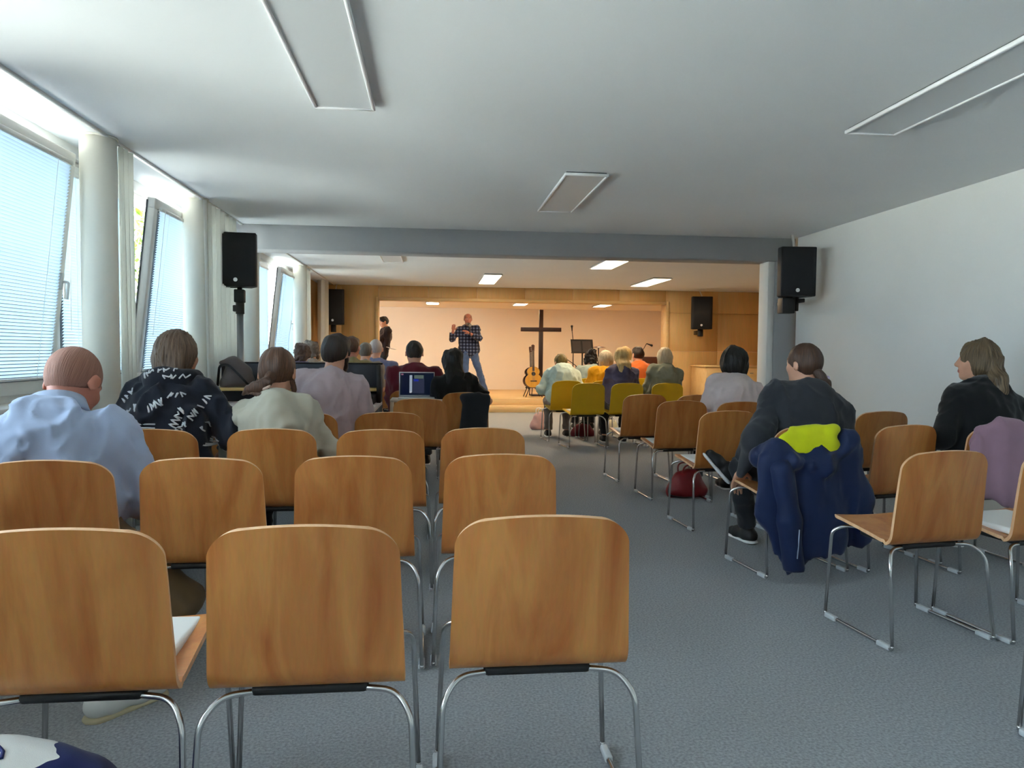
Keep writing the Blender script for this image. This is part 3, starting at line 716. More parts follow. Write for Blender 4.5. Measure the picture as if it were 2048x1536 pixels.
# ------------------------------------------------------------------ chairs
def chair_parts():
    prof = [(.205, .437), (.20, .446), (.185, .451), (.10, .449), (.0, .443), (-.08, .438), (-.135, .437)]
    prof = fillet([(p[0], p[1], 0) for p in [(.207, .430), (.190, .450), (.0, .432), (-.185, .408), (-.215, .59), (-.252, .812)]], [.02, .2, .062, .25], 8)
    prof = [(p[0], p[1]) for p in prof]
    d = [0]
    for i in range(1, len(prof)): d.append(d[-1]+math.hypot(prof[i][0]-prof[i-1][0], prof[i][1]-prof[i-1][1]))
    Lt = d[-1]; n = 74; pts = []
    for k in range(n+1):
        t = Lt*k/n
        i = min(len(d)-2, max(j for j in range(len(d)) if d[j] <= t+1e-9)); q = (t-d[i])/(d[i+1]-d[i]+1e-9)
        pts.append((prof[i][0]+(prof[i+1][0]-prof[i][0])*q, prof[i][1]+(prof[i+1][1]-prof[i][1])*q, t))
    # finer rows near the rounded ends
    bend = min(range(n+1), key=lambda k: abs(pts[k][0]+.155)+abs(pts[k][1]-.435))
    U = 28
    def halfw(t):
        e = Lt-t; W = .222 - .014*max(0, (t-Lt+.36)/.36) - .022*max(0, 1-t/.36)
        r = .066
        if e < r: W = W - r + math.sqrt(max(r*r-(r-e)**2, 0))
        if t < .05: W = W - .05 + math.sqrt(max(.05**2-(.05-t)**2, 0))
        return max(W, .05)
    rows = []
    extra = []
    for k in range(n+1):
        extra.append(pts[k][2])
    ts = sorted(set(extra + [Lt-.066*(1-math.cos(a*PI/24)) for a in range(12)] + [.05*(1-math.cos(a*PI/16)) for a in range(8)]))
    def at(t):
        i = min(len(d)-2, max(j for j in range(len(d)) if d[j] <= t+1e-9)); q = (t-d[i])/(d[i+1]-d[i]+1e-9)
        return prof[i][0]+(prof[i+1][0]-prof[i][0])*q, prof[i][1]+(prof[i+1][1]-prof[i][1])*q
    tb = pts[bend][2]
    G = []
    for t in ts:
        y, z = at(t); w = halfw(t); up = max(0, (t-tb)/(Lt-tb)); row = []
        for j in range(U+1):
            u = -1+2*j/U; row.append(V(u*w, y + .030*up*(u*w/.21)**2, z - .024*max(0, up-.70)/.30*(u*w/.21)**2 + .010*(1-up)*(t < tb)*((u*w/.21)**2)))
        G.append(row)
    G = np.array(G); th = .0070
    dv = np.gradient(G, axis=0); du = np.gradient(G, axis=1); nn = np.cross(du, dv); nn /= np.linalg.norm(nn, axis=2, keepdims=True)+1e-9
    A = G+nn*th; B = G-nn*th
    kb = min(range(len(ts)), key=lambda k: abs(ts[k]-tb))
    def part(k0, k1):
        m = MB(); nr = k1-k0+1; w = U+1
        vs = [p for k in range(k0, k1+1) for p in A[k]] + [p for k in range(k0, k1+1) for p in B[k]]; o = nr*w; fs = []
        for k in range(nr-1):
            for j in range(U):
                a = k*w+j; fs.append((a, a+1, a+w+1, a+w)); fs.append((o+a, o+a+w, o+a+w+1, o+a+1))
        m.add(vs, fs, 0, True)
        rim = [k*w for k in range(nr)] + [(nr-1)*w+j for j in range(1, w)] + [k*w+U for k in range(nr-2, -1, -1)] + [j for j in range(U-1, 0, -1)]
        rv = [vs[i] for i in rim] + [vs[o+i] for i in rim]; q = len(rim)
        m.add(rv, [(i, (i+1) % q, (i+1) % q+q, i+q) for i in range(q)], 1, True)
        return m
    P = {}
    P['seat'] = part(0, kb); P['backrest'] = part(kb, len(ts)-1)
    r = .0075
    def leg(sx, front):
        if front: p = [(sx*.06, .07, .418), (sx*.19, .125, .424), (sx*.232, .160, .398), (sx*.248, .168, .022)]; rr = [.05, .035]
        else: p = [(sx*.06, -.135, .398), (sx*.20, -.165, .394), (sx*.238, -.205, .352), (sx*.252, -.245, .022)]; rr = [.06, .05]
        m = MB(); m.tube(fillet(p, rr, 6), r, 10); return m
    P['legs'] = [leg(sx, fr) for sx in (-1, 1) for fr in (True, False)]
    P['run'] = []
    for sx in (-1, 1):
        m = MB(); m.tube(fillet([(sx*.248, .168, .024), (sx*.248, .168, .0105), (sx*.252, -.245, .0105), (sx*.252, -.245, .024)], .012, 4), r, 10); P['run'].append(m)
    m = MB(); m.rbox(-.135, .135, -.160, .10, .386, .412, .010, 2); P['plate'] = m
    P['glide'] = []
    for sx in (-1, 1):
        for y in (.125, -.20):
            m = MB(); m.rbox(sx*.25-.012, sx*.25+.012, y-.035, y+.035, 0.0, .022, .006, 2); P['glide'].append(m)
    m = MB(); m.rbox(-.172, .172, -.150, .180, .432, .462, .012, 3); P['pad'] = m
    return P
CP = {k: ([q.mesh(k) for q in v] if isinstance(v, list) else v.mesh(k)) for k, v in chair_parts().items()}
for q in ('seat', 'backrest'):
    CP[q].materials.append(M['chairwood']); CP[q].materials.append(M['chairedge'])
    CP['y'+q] = CP[q].copy(); CP['y'+q].materials[0] = M['yellow']; CP['y'+q].materials[1] = M['yellowedge']
for q in CP['legs']+CP['run']: q.materials.append(M['chrome'])
for q in CP['glide']: q.materials.append(M['glide'])
CP['plate'].materials.append(M['blackplastic']); CP['pad'].materials.append(M['pad'])
def link(name, me, parent):
    o = bpy.data.objects.new(name, me); COL.objects.link(o); o.parent = parent; return o
def chair_proto(name, y, pad):
    t = thing(name)
    link('seat', CP[y+'seat'], t); link('backrest', CP[y+'backrest'], t)
    for q in CP['legs']: link('leg', q, t)
    for q in CP['run']: link('sled_runner', q, t)
    link('under_plate', CP['plate'], t)
    for q in CP['glide']: link('glide', q, t)
    if pad: tag(link('seat_pad', CP['pad'], t), 'white upholstered seat pad')
    return t
_protos = {}; CHAIRS = {}
def chair(key, x, ytop, label, group, yellow=False, pad=False, rz=0.0):
    k = (yellow, pad)
    if k not in _protos: _protos[k] = o = chair_proto('yellow_chair' if yellow else 'wooden_chair', 'y' if yellow else '', pad)
    else: o = copy_tree(_protos[k])
    o.location = (x, ytop+.245, 0); o.rotation_euler = (0, 0, rz); tag(o, label, 'chair', group)
    CHAIRS[key] = (x, ytop+.245); return o
# ------------------------------------------------------------------ chairs in place
GW = 'wooden chairs of the left block'; GR = 'wooden chairs of the right block'; GY = 'yellow chairs near the stage'
chair('L1a', -.80, 1.63, 'wooden chair with white seat pad, nearest row, cut off by the left edge', GW, pad=True)
chair('L1b', -.287, 1.625, 'wooden chair in the nearest row, middle one, pale streaky back', GW)
chair('L1c', .263, 1.683, 'wooden chair in the nearest row beside the aisle, darkest orange back', GW)
chair('L2a', -1.32, 2.62, 'wooden chair under the man in the pale blue shirt', GW)
chair('L2b', -.823, 2.652, 'wooden chair directly right of the man in the pale blue shirt', GW)
chair('L2c', -.292, 2.676, 'wooden chair in the second row with dark grain streaks, behind the middle front chair', GW, pad=True)
chair('L2d', .254, 2.702, 'wooden chair in the second row beside the aisle', GW)
chair('L3a', -1.342, 3.599, 'wooden chair under the person in the black printed hoodie', GW)
chair('L3b', -.785, 3.608, 'wooden chair under the person in the sage green sweater', GW)
chair('L3c', -.257, 3.56, 'empty wooden chair right of the person in the sage sweater', GW, pad=True)
chair('L3d', .25, 3.63, 'wooden chair in the third row beside the aisle', GW)
chair('L4a', -1.30, 4.52, 'wooden chair behind the gap between black hoodie and sage sweater', GW)
chair('L4b', -.80, 4.514, 'wooden chair under the man in the mauve t-shirt', GW)
chair('L4c', -.276, 4.549, 'empty wooden chair right of the man in the mauve t-shirt', GW)
chair('L5', -.109, 5.824, 'pale wooden chair standing in front of the laptop table', GW)
chair('L6', .29, 6.70, 'wooden chair under the dark haired woman in the black top, jacket over it', GW)
chair('L6b', -.21, 7.06, 'wooden chair under the man in the maroon shirt', GW)
chair('A1', -.92, 7.95, 'wooden chair under the brown haired man seen above the dark desk panel', GW)
chair('A2', -.84, 8.82, 'wooden chair under the short grey haired person before the bald man', GW)
chair('A3', -.79, 9.72, 'wooden chair under the bald man in the blue shirt', GW)
chair('A4', -1.60, 8.82, 'wooden chair under the curly brown haired person by the windows', GW)
chair('A5', -1.65, 9.74, 'wooden chair under the grey haired person farthest along the windows', GW)
chair('R0', 2.12, 1.68, 'wooden chair at the bottom right corner, only its sled foot in view', GR, rz=0.100)
chair('R7', 2.057, 2.721, 'wooden chair alone by the aisle on the right with its bare seat showing', GR, rz=0.135)
chair('R8', 2.60, 2.74, 'wooden chair with white seat pad cut off by the right edge', GR, pad=True, rz=0.150)
chair('R4', 1.975, 3.666, 'wooden chair under the woman in dark grey, navy jacket over it', GR, rz=0.150)
chair('R6', 2.574, 3.731, 'wooden chair between the navy jacket and the mauve jacket', GR, rz=0.190)
chair('R9', 3.085, 3.644, 'wooden chair under the woman in black, mauve jacket over it', GR, pad=True, rz=0.100)
chair('RR3', 1.955, 4.663, 'wooden chair by the aisle directly behind the red handbag', GR, pad=True, rz=0.100)
chair('R5b', 2.46, 4.66, 'wooden chair hidden by the woman in dark grey, behind her seat', GR, rz=0.120)
chair('R5', 3.021, 4.626, 'wooden chair farthest back by the white right wall', GR, rz=0.150)
chair('RR2', 1.985, 5.652, 'wooden chair by the aisle left of the black haired woman', GR, pad=True, rz=0.070)
chair('RRp', 2.44, 5.551, 'wooden chair under the black haired woman in the pale pink top', GR, rz=0.080)
chair('RR1', 1.918, 6.49, 'wooden chair by the aisle just behind the yellow chairs', GR, pad=True, rz=0.100)
chair('RRx', 2.40, 6.42, 'wooden chair beside the one just behind the yellow chairs', GR, rz=0.100)
chair('Y2', 1.866, 8.756, 'empty mustard yellow chair by the aisle with white seat pad', GY, True, True, rz=0.160)
chair('Y3', 2.376, 8.804, 'mustard yellow chair under the blonde in the slate purple sweater', GY, True, rz=0.120)
chair('Y4', 2.905, 8.855, 'mustard yellow chair under the blonde in the grey vest', GY, True, rz=0.140)
chair('Y1', 1.735, 9.45, 'mustard yellow chair under the person in mint bending forward', GY, True, rz=0.120)
chair('Y5', 2.27, 9.50, 'mustard yellow chair under the person in the bright yellow sweater', GY, True, rz=0.100)
chair('Y6', 2.30, 10.42, 'mustard yellow chair under the black curly haired person', GY, True)
chair('Y7', 3.08, 10.42, 'mustard yellow chair under the man in the orange shirt', GY, True)
chair('Y8', 3.08, 11.38, 'mustard yellow chair in the front row, almost hidden behind the blonde heads', GY, True)

# ------------------------------------------------------------------ loudspeakers
def speaker(x, y, z0, wd, hgt, rz, label, badge=True):
    t = thing('loudspeaker', (x, y, z0), rz, label, 'loudspeaker', 'black wall loudspeakers')
    a = wd/2; d = wd*.72
    m = MB(); bm = bmesh.new()
    o = [(-a, -.5*d), (a, -.5*d), (a, -.1*d), (a*.62, .5*d), (-a*.62, .5*d), (-a, -.1*d)]
    vb = [bm.verts.new((p[0], p[1], 0)) for p in o]; vt = [bm.verts.new((p[0], p[1], hgt)) for p in o]
    bm.faces.new(vb[::-1]); bm.faces.new(vt)
    for i in range(6): bm.faces.new((vb[i], vb[(i+1) % 6], vt[(i+1) % 6], vt[i]))
    bmesh.ops.bevel(bm, geom=bm.edges[:], offset=.012, segments=3, affect='EDGES', profile=.5); m.bm(bm); m.build('cabinet', M['spk'], t)
    m = MB(); n = 10; vs = []
    for j in range(2):
        for i in range(n+1):
            u = -1+2*i/n; vs.append((u*(a-.016), -.5*d - .012*(1-u*u) - .003, .018+j*(hgt-.036)))
    m.add(vs, [(i, i+1, n+1+i+1, n+1+i) for i in range(n)], 0, True)
    g = m.build('grille', M['grille'], t); s = g.modifiers.new('t', 'SOLIDIFY'); s.thickness = .006
    if badge:
        m = MB(); m.disc((a*-.08, -.5*d-.016, hgt*.12), wd*.055, (0, -1, 0), .004); m.build('badge', M['silver'], t)
    return t, d
def wall_arm(t, d, hgt, yb, side=0.0, cable=True):
    m = MB(); m.rbox(-.045+side, .045+side, d*.3, yb, -.10, -.02, .005, 1); m.rbox(-.05+side, .05+side, -.02, .06, -.14, -.004, .006, 1); m.tube([(side, 0.02, -.1), (side, yb-.01, -.07)], .018, 8)
    m.build('wall_bracket', M['blackplastic'], t)
    if cable:
        m = MB(); m.tube(fillet([(.04, .06, hgt-.01), (.05, yb*.6, hgt+.08), (.06, yb-.006, CH-2.3+hgt)], .05), .012, 8); m.build('cable', M['whiteplastic'], t)
t, d = speaker(-1.80, 7.0, 1.765, .33, .49, .10, 'large black loudspeaker on the grey pole at the left, beside the curtain')
m = MB(); m.cyl(-.0, .02, -.10, .0, .022); m.rbox(-.045, .045, -.03, .07, -.14, -.02, .006, 1); m.build('pole_mount', M['blackplastic'], t)
t2 = thing('speaker_pole', (-1.80, 7.02, 0), 0, 'grey steel pole on a round foot carrying the left loudspeaker', 'stand')
m = MB(); m.cyl(0, 0, .02, 1.64, .030, 20); m.build('pole', M['steel'], t2); m = MB(); m.cyl(0, 0, 0, .022, .21, 36); m.build('foot_plate', M['blackplastic'], t2)
m = MB(); m.cyl(0, 0, 1.52, 1.64, .038, 20); m.rbox(-.06, .0, -.03, .03, 1.54, 1.60, .006, 1); m.build('clamp', M['blackplastic'], t2)
t, d = speaker(3.60, 7.0, 1.766, .352, .49, -.10, 'large black loudspeaker on the grey post at the right end of the beam')
m = MB(); m.rbox(-.13, .0, -.06, .08, -.165, -.01, .008, 2); m.rbox(.06, .12, .0, .61, -.05, -.012, .005, 1); m.rbox(-.07, -.01, -.02, .16, -.09, -.0, .006, 1); m.rbox(.02, .05, -.02, .04, -.14, .0, .005, 1); m.build('wall_bracket', M['blackplastic'], t)
m = MB(); m.tube(fillet([(.02, .06, .50), (.03, .12, .60), (.05, .2, .645)], .05), .014, 8); m.build('cable', M['whiteplastic'], t)
t, d = speaker(-1.89, 14.02, 1.66, .40, .66, .12, 'smaller far loudspeaker on the plywood wall left of the stage'); wall_arm(t, d, .66, .385)
t, d = speaker(5.26, 13.95, 1.66, .40, .64, -.16, 'smaller far loudspeaker on the plywood wall right of the stage'); wall_arm(t, d, .64, .455)

# ------------------------------------------------------------------ on the stage
c = thing('cross', (2.275, 15.4, STAGEZ), 0, 'tall plain dark wooden cross standing on the stage', 'cross')
m = MB(); m.rbox(-.044, .044, -.035, .035, 0, 1.84, .004, 1); m.build('upright', M['darkwood'], c)
m = MB(); m.rbox(-.435, .435, -.040, .030, 1.375, 1.462, .004, 1); m.build('crossbar', M['darkwood'], c)
m = MB(); m.rbox(-.22, .22, -.18, .18, 0, .03, .004, 1); m.build('base', M['darkwood'], c)
M['spruce'] = wood('guitar_spruce', (236, 178, 66), (222, 160, 50), 1.5, .25); M['mahog'] = mat('guitar_mahogany', (74, 36, 22), .35); M['fret'] = mat('fretboard', (60, 40, 30), .5)
M['blackgloss'] = mat('black_lacquer', (24, 16, 16), .2)
def guitar(x, y, z, label, face, rz, sc=1.0, tilt=.16):
    t = thing('guitar', (x, y, z), rz, label, 'guitar', 'guitars on stands'); t.rotation_euler = (-tilt, 0, rz); t.scale = (sc,)*3
    o = []
    for k in range(64):
        a = 2*PI*k/64; zz = .24 - .24*math.cos(a); w = .19*math.sin(min(PI, zz/.30*PI*.5+.0)*1.0) if zz < .15 else None
        o.append((a, zz))
    def hw(zz):
        q = zz/.48; lower = .195*math.sqrt(max(0, 1-((q-.33)/.36)**2)) if q < .69 else 0; up = .145*math.sqrt(max(0, 1-((q-.77)/.24)**2)) if q > .53 else 0
        return max(lower, up, .115 if .5 < q < .72 else 0)
    zs = [.48*(.5-.5*math.cos(PI*k/40)) for k in range(41)]
    out = [(hw(zz)+.001, zz) for zz in zs] + [(-hw(zz)-.001, zz) for zz in zs[::-1]]
    m = MB(); m.prism(out, -.045, .05); m.build('body', M['mahog'], t)
    m = MB(); m.prism([(p[0]*.985, .24+(p[1]-.24)*.985) for p in out], -.051, -.0445); m.build('soundboard', face, t)
    m = MB(); m.disc((0, -.051, .315), .047, (0, -1, 0), .002); m.build('sound_hole', M['blackplastic'], t)
    m = MB(); m.rbox(-.075, .075, -.060, -.051, .135, .16, .003, 1); m.build('bridge', M['fret'], t)
    m = MB(); m.rbox(-.026, .026, -.060, -.04, .38, .84, .004, 2); m.build('neck', M['fret'], t)
    m = MB(); m.prism([(-.028, .84), (.028, .84), (.038, .98), (.0, 1.0), (-.038, .98)], -.05, -.034); m.build('headstock', M['mahog'], t)
    m = MB()
    for sx in (-1, 1):
        for q in (.87, .91, .95): m.tube([(sx*.03, -.042, q), (sx*.052, -.042, q)], .006, 6)
    m.build('tuning_peg', M['silver'], t)
    m = MB()
    for i in range(6): m.tube([((i-2.5)*.010, -.062, .15), ((i-2.5)*.0075, -.062, .86)], .0008, 4)
    m.build('string', M['silver'], t)
    return t
guitar(2.05, 14.86, .44, 'yellow acoustic guitar upright on a stand left of the cross', M['spruce'], .05, .90)
guitar(2.035, 15.12, .44, 'dark guitar on a stand just behind the yellow acoustic guitar', M['blackgloss'], .1, .86)
def gstand(x, y, label):
    t = thing('guitar_stand', (x, y, STAGEZ), 0, label, 'stand', 'guitar stands'); m = MB()
    for a in (-.9, .9): m.tube(fillet([(0, .1, .36), (math.sin(a)*.22, -.12, .012)], .02), .009, 8)
    m.tube([(0, .1, .36), (0, .26, .012)], .009, 8); m.build('tripod_leg', M['blackplastic'], t)
    m = MB()
    for sx in (-1, 1): m.tube(fillet([(sx*.0, .06, .2), (sx*.11, .05, .19), (sx*.11, -.09, .18), (sx*.11, -.10, .22)], .02), .010, 8)
    m.build('cradle', M['blackplastic'], t)
gstand(2.05, 14.86, 'low black stand under the yellow acoustic guitar'); gstand(2.035, 15.12, 'low black stand under the dark guitar')
t = thing('music_stand', (3.12, 15.1, STAGEZ), .06, 'black music stand with a wide perforated desk on the stage', 'stand')
m = MB(); m.cyl(0, 0, .1, .98, .016); m.build('pole', M['blackplastic'], t); m = MB()
for a in (.5, 2.6, 4.7): m.tube([(0, 0, .28), (math.cos(a)*.28, math.sin(a)*.28, .01)], .010, 8)
m.build('tripod_leg', M['blackplastic'], t); m = MB(); R = rotx(-.35)
m.box(-.24, .24, -.006, .006, .0, .30, 0, R, (0, 0, 0)); m.box(-.25, .25, -.055, .0, -.012, .004, 0, R, (0, 0, 0))
o = m.build('desk', M['blackplastic'], t); o.location = (0, -.02, .93)
m = MB()
for q in (-.12, .1): m.box(q-.09, q+.09, -.012, -.008, .02, .26, 0, R, (0, 0, 0))
o = m.build('score_sheet', mat('score', (72, 66, 66), .7), t); o.location = (0, -.02, .93)
def micstand(x, y, h, label, boom, top):
    t = thing('microphone_stand', (x, y, STAGEZ), 0, label, 'stand', 'microphone stands'); m = MB(); m.cyl(0, 0, .02, h, .011); m.build('pole', M['blackplastic'], t)
    m = MB(); m.cyl(0, 0, 0, .025, .15, 30); m.build('base', M['blackplastic'], t)
    m = MB(); m.tube([(0, 0, h), boom], .008, 8); m.build('boom', M['blackplastic'], t)
    m = MB(); m.tube([boom, V(*boom)*.4+V(*top)*.6, top], [.011, .015, .024], 10); m.ball(top, .026, n=10); m.build('microphone', M['spk'], t)
micstand(3.00, 15.5, 1.15, 'thin upright microphone stand behind the music stand', (-.03, 0, 1.40), (-.04, -.02, 1.50))
micstand(4.38, 15.2, .86, 'microphone stand with a boom angled up to the right, behind the orange shirt', (.16, 0, 1.14), (.26, -.04, 1.10))
micstand(2.95, 14.9, .66, 'low microphone stand with a level boom behind the person in mint', (-.30, 0, .86), (-.38, -.02, .88))
t = thing('cymbal', (3.58, 15.6, STAGEZ), 0, 'dark cymbal on a thin stand behind the yellow sweater', 'cymbal')
m = MB(); m.cyl(0, 0, .3, 1.06, .011); m.build('pole', M['blackplastic'], t); m = MB()
for a in (.5, 2.6, 4.7): m.tube([(0, 0, .35), (math.cos(a)*.28, math.sin(a)*.28, .01)], .010, 8)
m.build('tripod_leg', M['blackplastic'], t); m = MB(); m.tube([(0, 0, 1.045), (0, 0, 1.052), (0, 0, 1.075), (0, 0, 1.085)], [.16, .155, .05, .01], 28); m.build('cymbal_plate', M['mahog'], t)
t = thing('keyboard', (4.55, 15.0, STAGEZ), 0, 'reddish brown electric piano standing behind the man in orange', 'piano')
m = MB(); m.rbox(-.30, .40, -.20, .2, .58, .86, .008, 2); m.build('case', M['mahog'], t); m = MB(); m.rbox(-.27, .37, .2, .33, .66, .69, .004, 1); m.build('keys', M['paper'], t)
m = MB(); m.rbox(-.28, -.22, -.18, .16, 0, .58, .004, 1); m.build('leg', M['mahog'], t); m = MB(); m.rbox(.32, .38, -.18, .16, 0, .58, .004, 1); m.build('leg', M['mahog'], t)
t = thing('low_cabinet', (5.83, 13.9, 0), 0, 'low pale plywood cabinet against the wall right of the stage', 'cabinet')
m = MB(); m.rbox(-.60, .62, -.36, .44, .03, .92, .004, 1); m.build('carcass', M['birchlight'], t); m = MB(); m.rbox(-.63, .65, -.39, .45, .92, .95, .004, 1); m.build('cabinet_top', M['birchlight'], t)
for q in (-.59, .015): m = MB(); m.rbox(q, q+.59, -.378, -.362, .06, .90, .003, 1); o = m.build('door', M['birchlight'], t); mm = MB(); mm.rbox(q+.27, q+.33, -.398, -.38, .80, .815, .003, 1); mm.build('handle', M['steel'], o)

# ------------------------------------------------------------------ mixing desk, laptop table
t = thing('mixing_desk', (-1.15, 6.2, 0), 0, 'long desk with a dark slate back panel and pale wooden ledge', 'desk')
m = MB(); m.rbox(-.70, .69, -.62, .38, .705, .735, .004, 1); m.build('worktop', mat('pale_worktop', (214, 200, 196), .5), t)
m = MB(); m.rbox(-.70, .69, .38, .41, .10, 1.07, .004, 1); m.build('back_panel', M['deskdark'], t)
m = MB(); m.rbox(-.70, .66, .20, .38, .835, .862, .003, 1); m.build('ledge', M['deskwood'], t)
m = MB(); m.rbox(-.705, .695, .375, .415, 1.068, 1.08, .003, 1); m.build('top_strip', M['blackplastic'], t)
for q in (-.70, .655):
    m = MB(); m.rbox(q, q+.035, -.45, .38, 0, .705, .003, 1); m.build('side_panel', M['deskdark'], t)
m = MB(); m.rbox(.655, .69, .18, .38, .735, 1.065, .003, 1); m.build('side_cheek', M['blackplastic'], t)
t = thing('audio_mixer', (-.92, 6.32, .735), 0, 'black sound mixer lying under the wooden ledge', 'mixer')
m = MB(); m.rbox(-.40, .42, -.22, .20, .0, .075, .008, 2); m.build('case', M['blackplastic'], t); m = MB()
for i in range(14): m.rbox(-.36+i*.055, -.345+i*.055, -.17+.02*(i % 3), -.14+.02*(i % 3), .075, .088, .003, 1)
m.build('fader', M['silver'], t); m = MB()
for i in range(14):
    for j in range(3): m.cyl(-.352+i*.055, -.02+j*.06, .075, .09, .008, 8)
m.build('knob', M['steel'], t)
t = thing('keyboard', (-.62, 5.93, .735), .05, 'small white computer keyboard on the worktop beside the mauve t-shirt', 'keyboard')
m = MB(); m.rbox(-.15, .15, -.06, .06, 0, .012, .004, 1); m.build('case', M['whiteplastic'], t); m = MB()
for i in range(11):
    for j in range(4): m.rbox(-.14+i*.0255, -.118+i*.0255, -.05+j*.026, -.028+j*.026, .012, .017, .002, 1)
m.build('key', M['paper'], t)
b = MB(); b.rbox(-.075, .075, -.105, .105, 0, .004, .0015, 1); o = b.build('paper_sheet', M['paper']); o.location = (-.63, 5.72, .7355); o.rotation_euler = (0, 0, .2); tag(o, 'white paper sheet lying on the worktop right of the mauve t-shirt', 'paper')
# bag on the ledge
M['bagblack'] = cloth('bag_black', (34, 32, 34), .1, .6); M['bagbrown'] = cloth('bag_greybrown', (92, 82, 78), .12, .5)
me = sdf_mesh('bag_body', [E((.02, 0, .10), (.12, .075, .10), roty(.5), .03), C((-.12, 0, .21), (-.02, 0, .225), .022, .035, .06), C((-.02, 0, .22), (.09, 0, .15), .035, .03, .05), C((-.08, 0, .04), (.09, 0, .04), .06, .06, .04)], .009, noise=[(.008, 14, (1, 1, 1), 4)], cuts=[(V(0, 0, .002), V(0, 0, -1))])
t = thing('shoulder_bag', (-1.70, 6.49, .862), .1, 'slouched grey brown shoulder bag on the wooden ledge by the pole', 'bag'); addmesh('bag_body', me, M['bagbrown'], t)
m = MB(); m.tube(fillet([(-.15, -.02, .012), (-.13, -.04, .19), (-.06, -.055, .20), (.03, -.09, .12), (.12, -.09, .012)], .05), .011, 8); m.build('strap', M['bagblack'], t)
# laptop table
t = thing('small_table', (-.152, 6.95, 0), 0, 'small pale topped table carrying the open laptop', 'table')
m = MB(); m.rbox(-.25, .25, -.20, .20, .715, .74, .004, 1); m.build('tabletop', mat('pinkish_top', (224, 206, 190), .5), t)
for sx in (-1, 1):
    for sy in (-1, 1): m = MB(); m.rbox(sx*.232-.016, sx*.232+.016, sy*.18-.016, sy*.18+.016, 0, .715, .003, 1); m.build('leg', mat('pale_leg', (222, 196, 168), .5), t)
M['screen'] = mat('laptop_lit', (10, 14, 30), .25)
def scrmat():
    m = bpy.data.materials.new('laptop_screen'); m.use_nodes = True; nt = m.node_tree; N = nt.nodes; L = nt.links; b = N['Principled BSDF']
    b.inputs['Base Color'].default_value = (.006, .008, .015, 1); b.inputs['Roughness'].default_value = .5; b.inputs['Specular IOR Level'].default_value = .15
    tc = N.new('ShaderNodeTexCoord'); sx = N.new('ShaderNodeSeparateXYZ'); L.new(tc.outputs['Generated'], sx.inputs[0])
    def rng(o, a, c):
        g = N.new('ShaderNodeMath'); g.operation = 'GREATER_THAN'; L.new(o, g.inputs[0]); g.inputs[1].default_value = a
        l = N.new('ShaderNodeMath'); l.operation = 'LESS_THAN'; L.new(o, l.inputs[0]); l.inputs[1].default_value = c
        q = N.new('ShaderNodeMath'); q.operation = 'MULTIPLY'; L.new(g.outputs[0], q.inputs[0]); L.new(l.outputs[0], q.inputs[1]); return q.outputs[0]
    cur = None
    for (x0, x1, z0, z1, col) in [(0, 1, 0, 1, (16, 26, 48)), (.06, .24, .05, .92, (12, 18, 52)), (.28, .36, .12, .90, (190, 205, 225)), (.38, .72, .08, .72, (58, 64, 90)), (.40, .55, .62, .72, (40, 60, 190)), (.42, .70, .74, .90, (110, 128, 120)), (.28, .34, .10, .18, (225, 230, 240)), (.03, .10, .9, .97, (170, 120, 140))]:
        q = N.new('ShaderNodeMath'); q.operation = 'MULTIPLY'; L.new(rng(sx.outputs[0], x0, x1), q.inputs[0]); L.new(rng(sx.outputs[2], z0, z1), q.inputs[1])
        mx = N.new('ShaderNodeMix'); mx.data_type = 'RGBA'; L.new(q.outputs[0], mx.inputs['Factor'])
        if cur is None: mx.inputs['A'].default_value = (0, 0, 0, 1)
        else: L.new(cur, mx.inputs['A'])
        mx.inputs['B'].default_value = lin(col); cur = mx.outputs['Result']
    L.new(cur, b.inputs['Emission Color']); b.inputs['Emission Strength'].default_value = .12; return m
t = thing('laptop', (-.162, 6.90, .740), 0, 'open silver laptop with dark lit screen facing the camera', 'laptop')
m = MB(); m.rbox(-.17, .17, -.11, .11, .0, .016, .004, 1); m.build('keyboard_base', M['silver'], t)
m = MB(); m.rbox(-.17, .17, -.004, .004, 0, .235, .003, 1); l = m.build('lid', M['silver'], t); l.location = (0, .108, .014); l.rotation_euler = (-.12, 0, 0)
m = MB(); m.box(-.160, .160, -.0062, -.0045, .012, .225); m.build('screen', scrmat(), l)

# ------------------------------------------------------------------ bags on the floor
def bag(x, y, rz, sx, sy, sz, m1, label, handle=None, noise=.01, name='handbag', seed=3):
    t = thing(name, (x, y, 0), rz, label, 'bag')
    L = [E((0, 0, sz*.45), (sx, sy, sz*.55), None, .04), C((-sx*.75, 0, sz*.22), (sx*.75, 0, sz*.22), sy*.8, sy*.8, .05), C((-sx*.5, 0, sz*.8), (sx*.5, 0, sz*.8), sy*.35, sy*.35, .06)]
    addmesh('bag_body', sdf_mesh('bag_body', L, .009, noise=[(noise, 16, (1, 1, 1), seed)], cuts=[(V(0, 0, .003), V(0, 0, -1))]), m1, t)
    if handle:
        m = MB()
        for q in (-.35, .35): m.tube(fillet([(-sx*.45, q*sy, sz*.8), (-sx*.4, q*sy*2, sz*1.25), (sx*.4, q*sy*2, sz*1.25), (sx*.45, q*sy, sz*.8)], .05), .007, 8)
        m.build('handle', handle, t)
    return t
M['redleather'] = mat('red_leather', (122, 20, 26), .35, var=.15, vscale=8, bump=.15, bscale=120)
t = bag(2.10, 5.80, .15, .15, .085, .22, M['redleather'], 'dark red leather handbag on the floor under the chair row', M['redleather'])
m = MB(); m.tube(fillet([(-.15, 0, .14), (-.20, -.04, .03), (-.10, -.08, .012), (.02, -.09, .012)], .05), .006, 6); m.build('strap', M['blackplastic'], t)
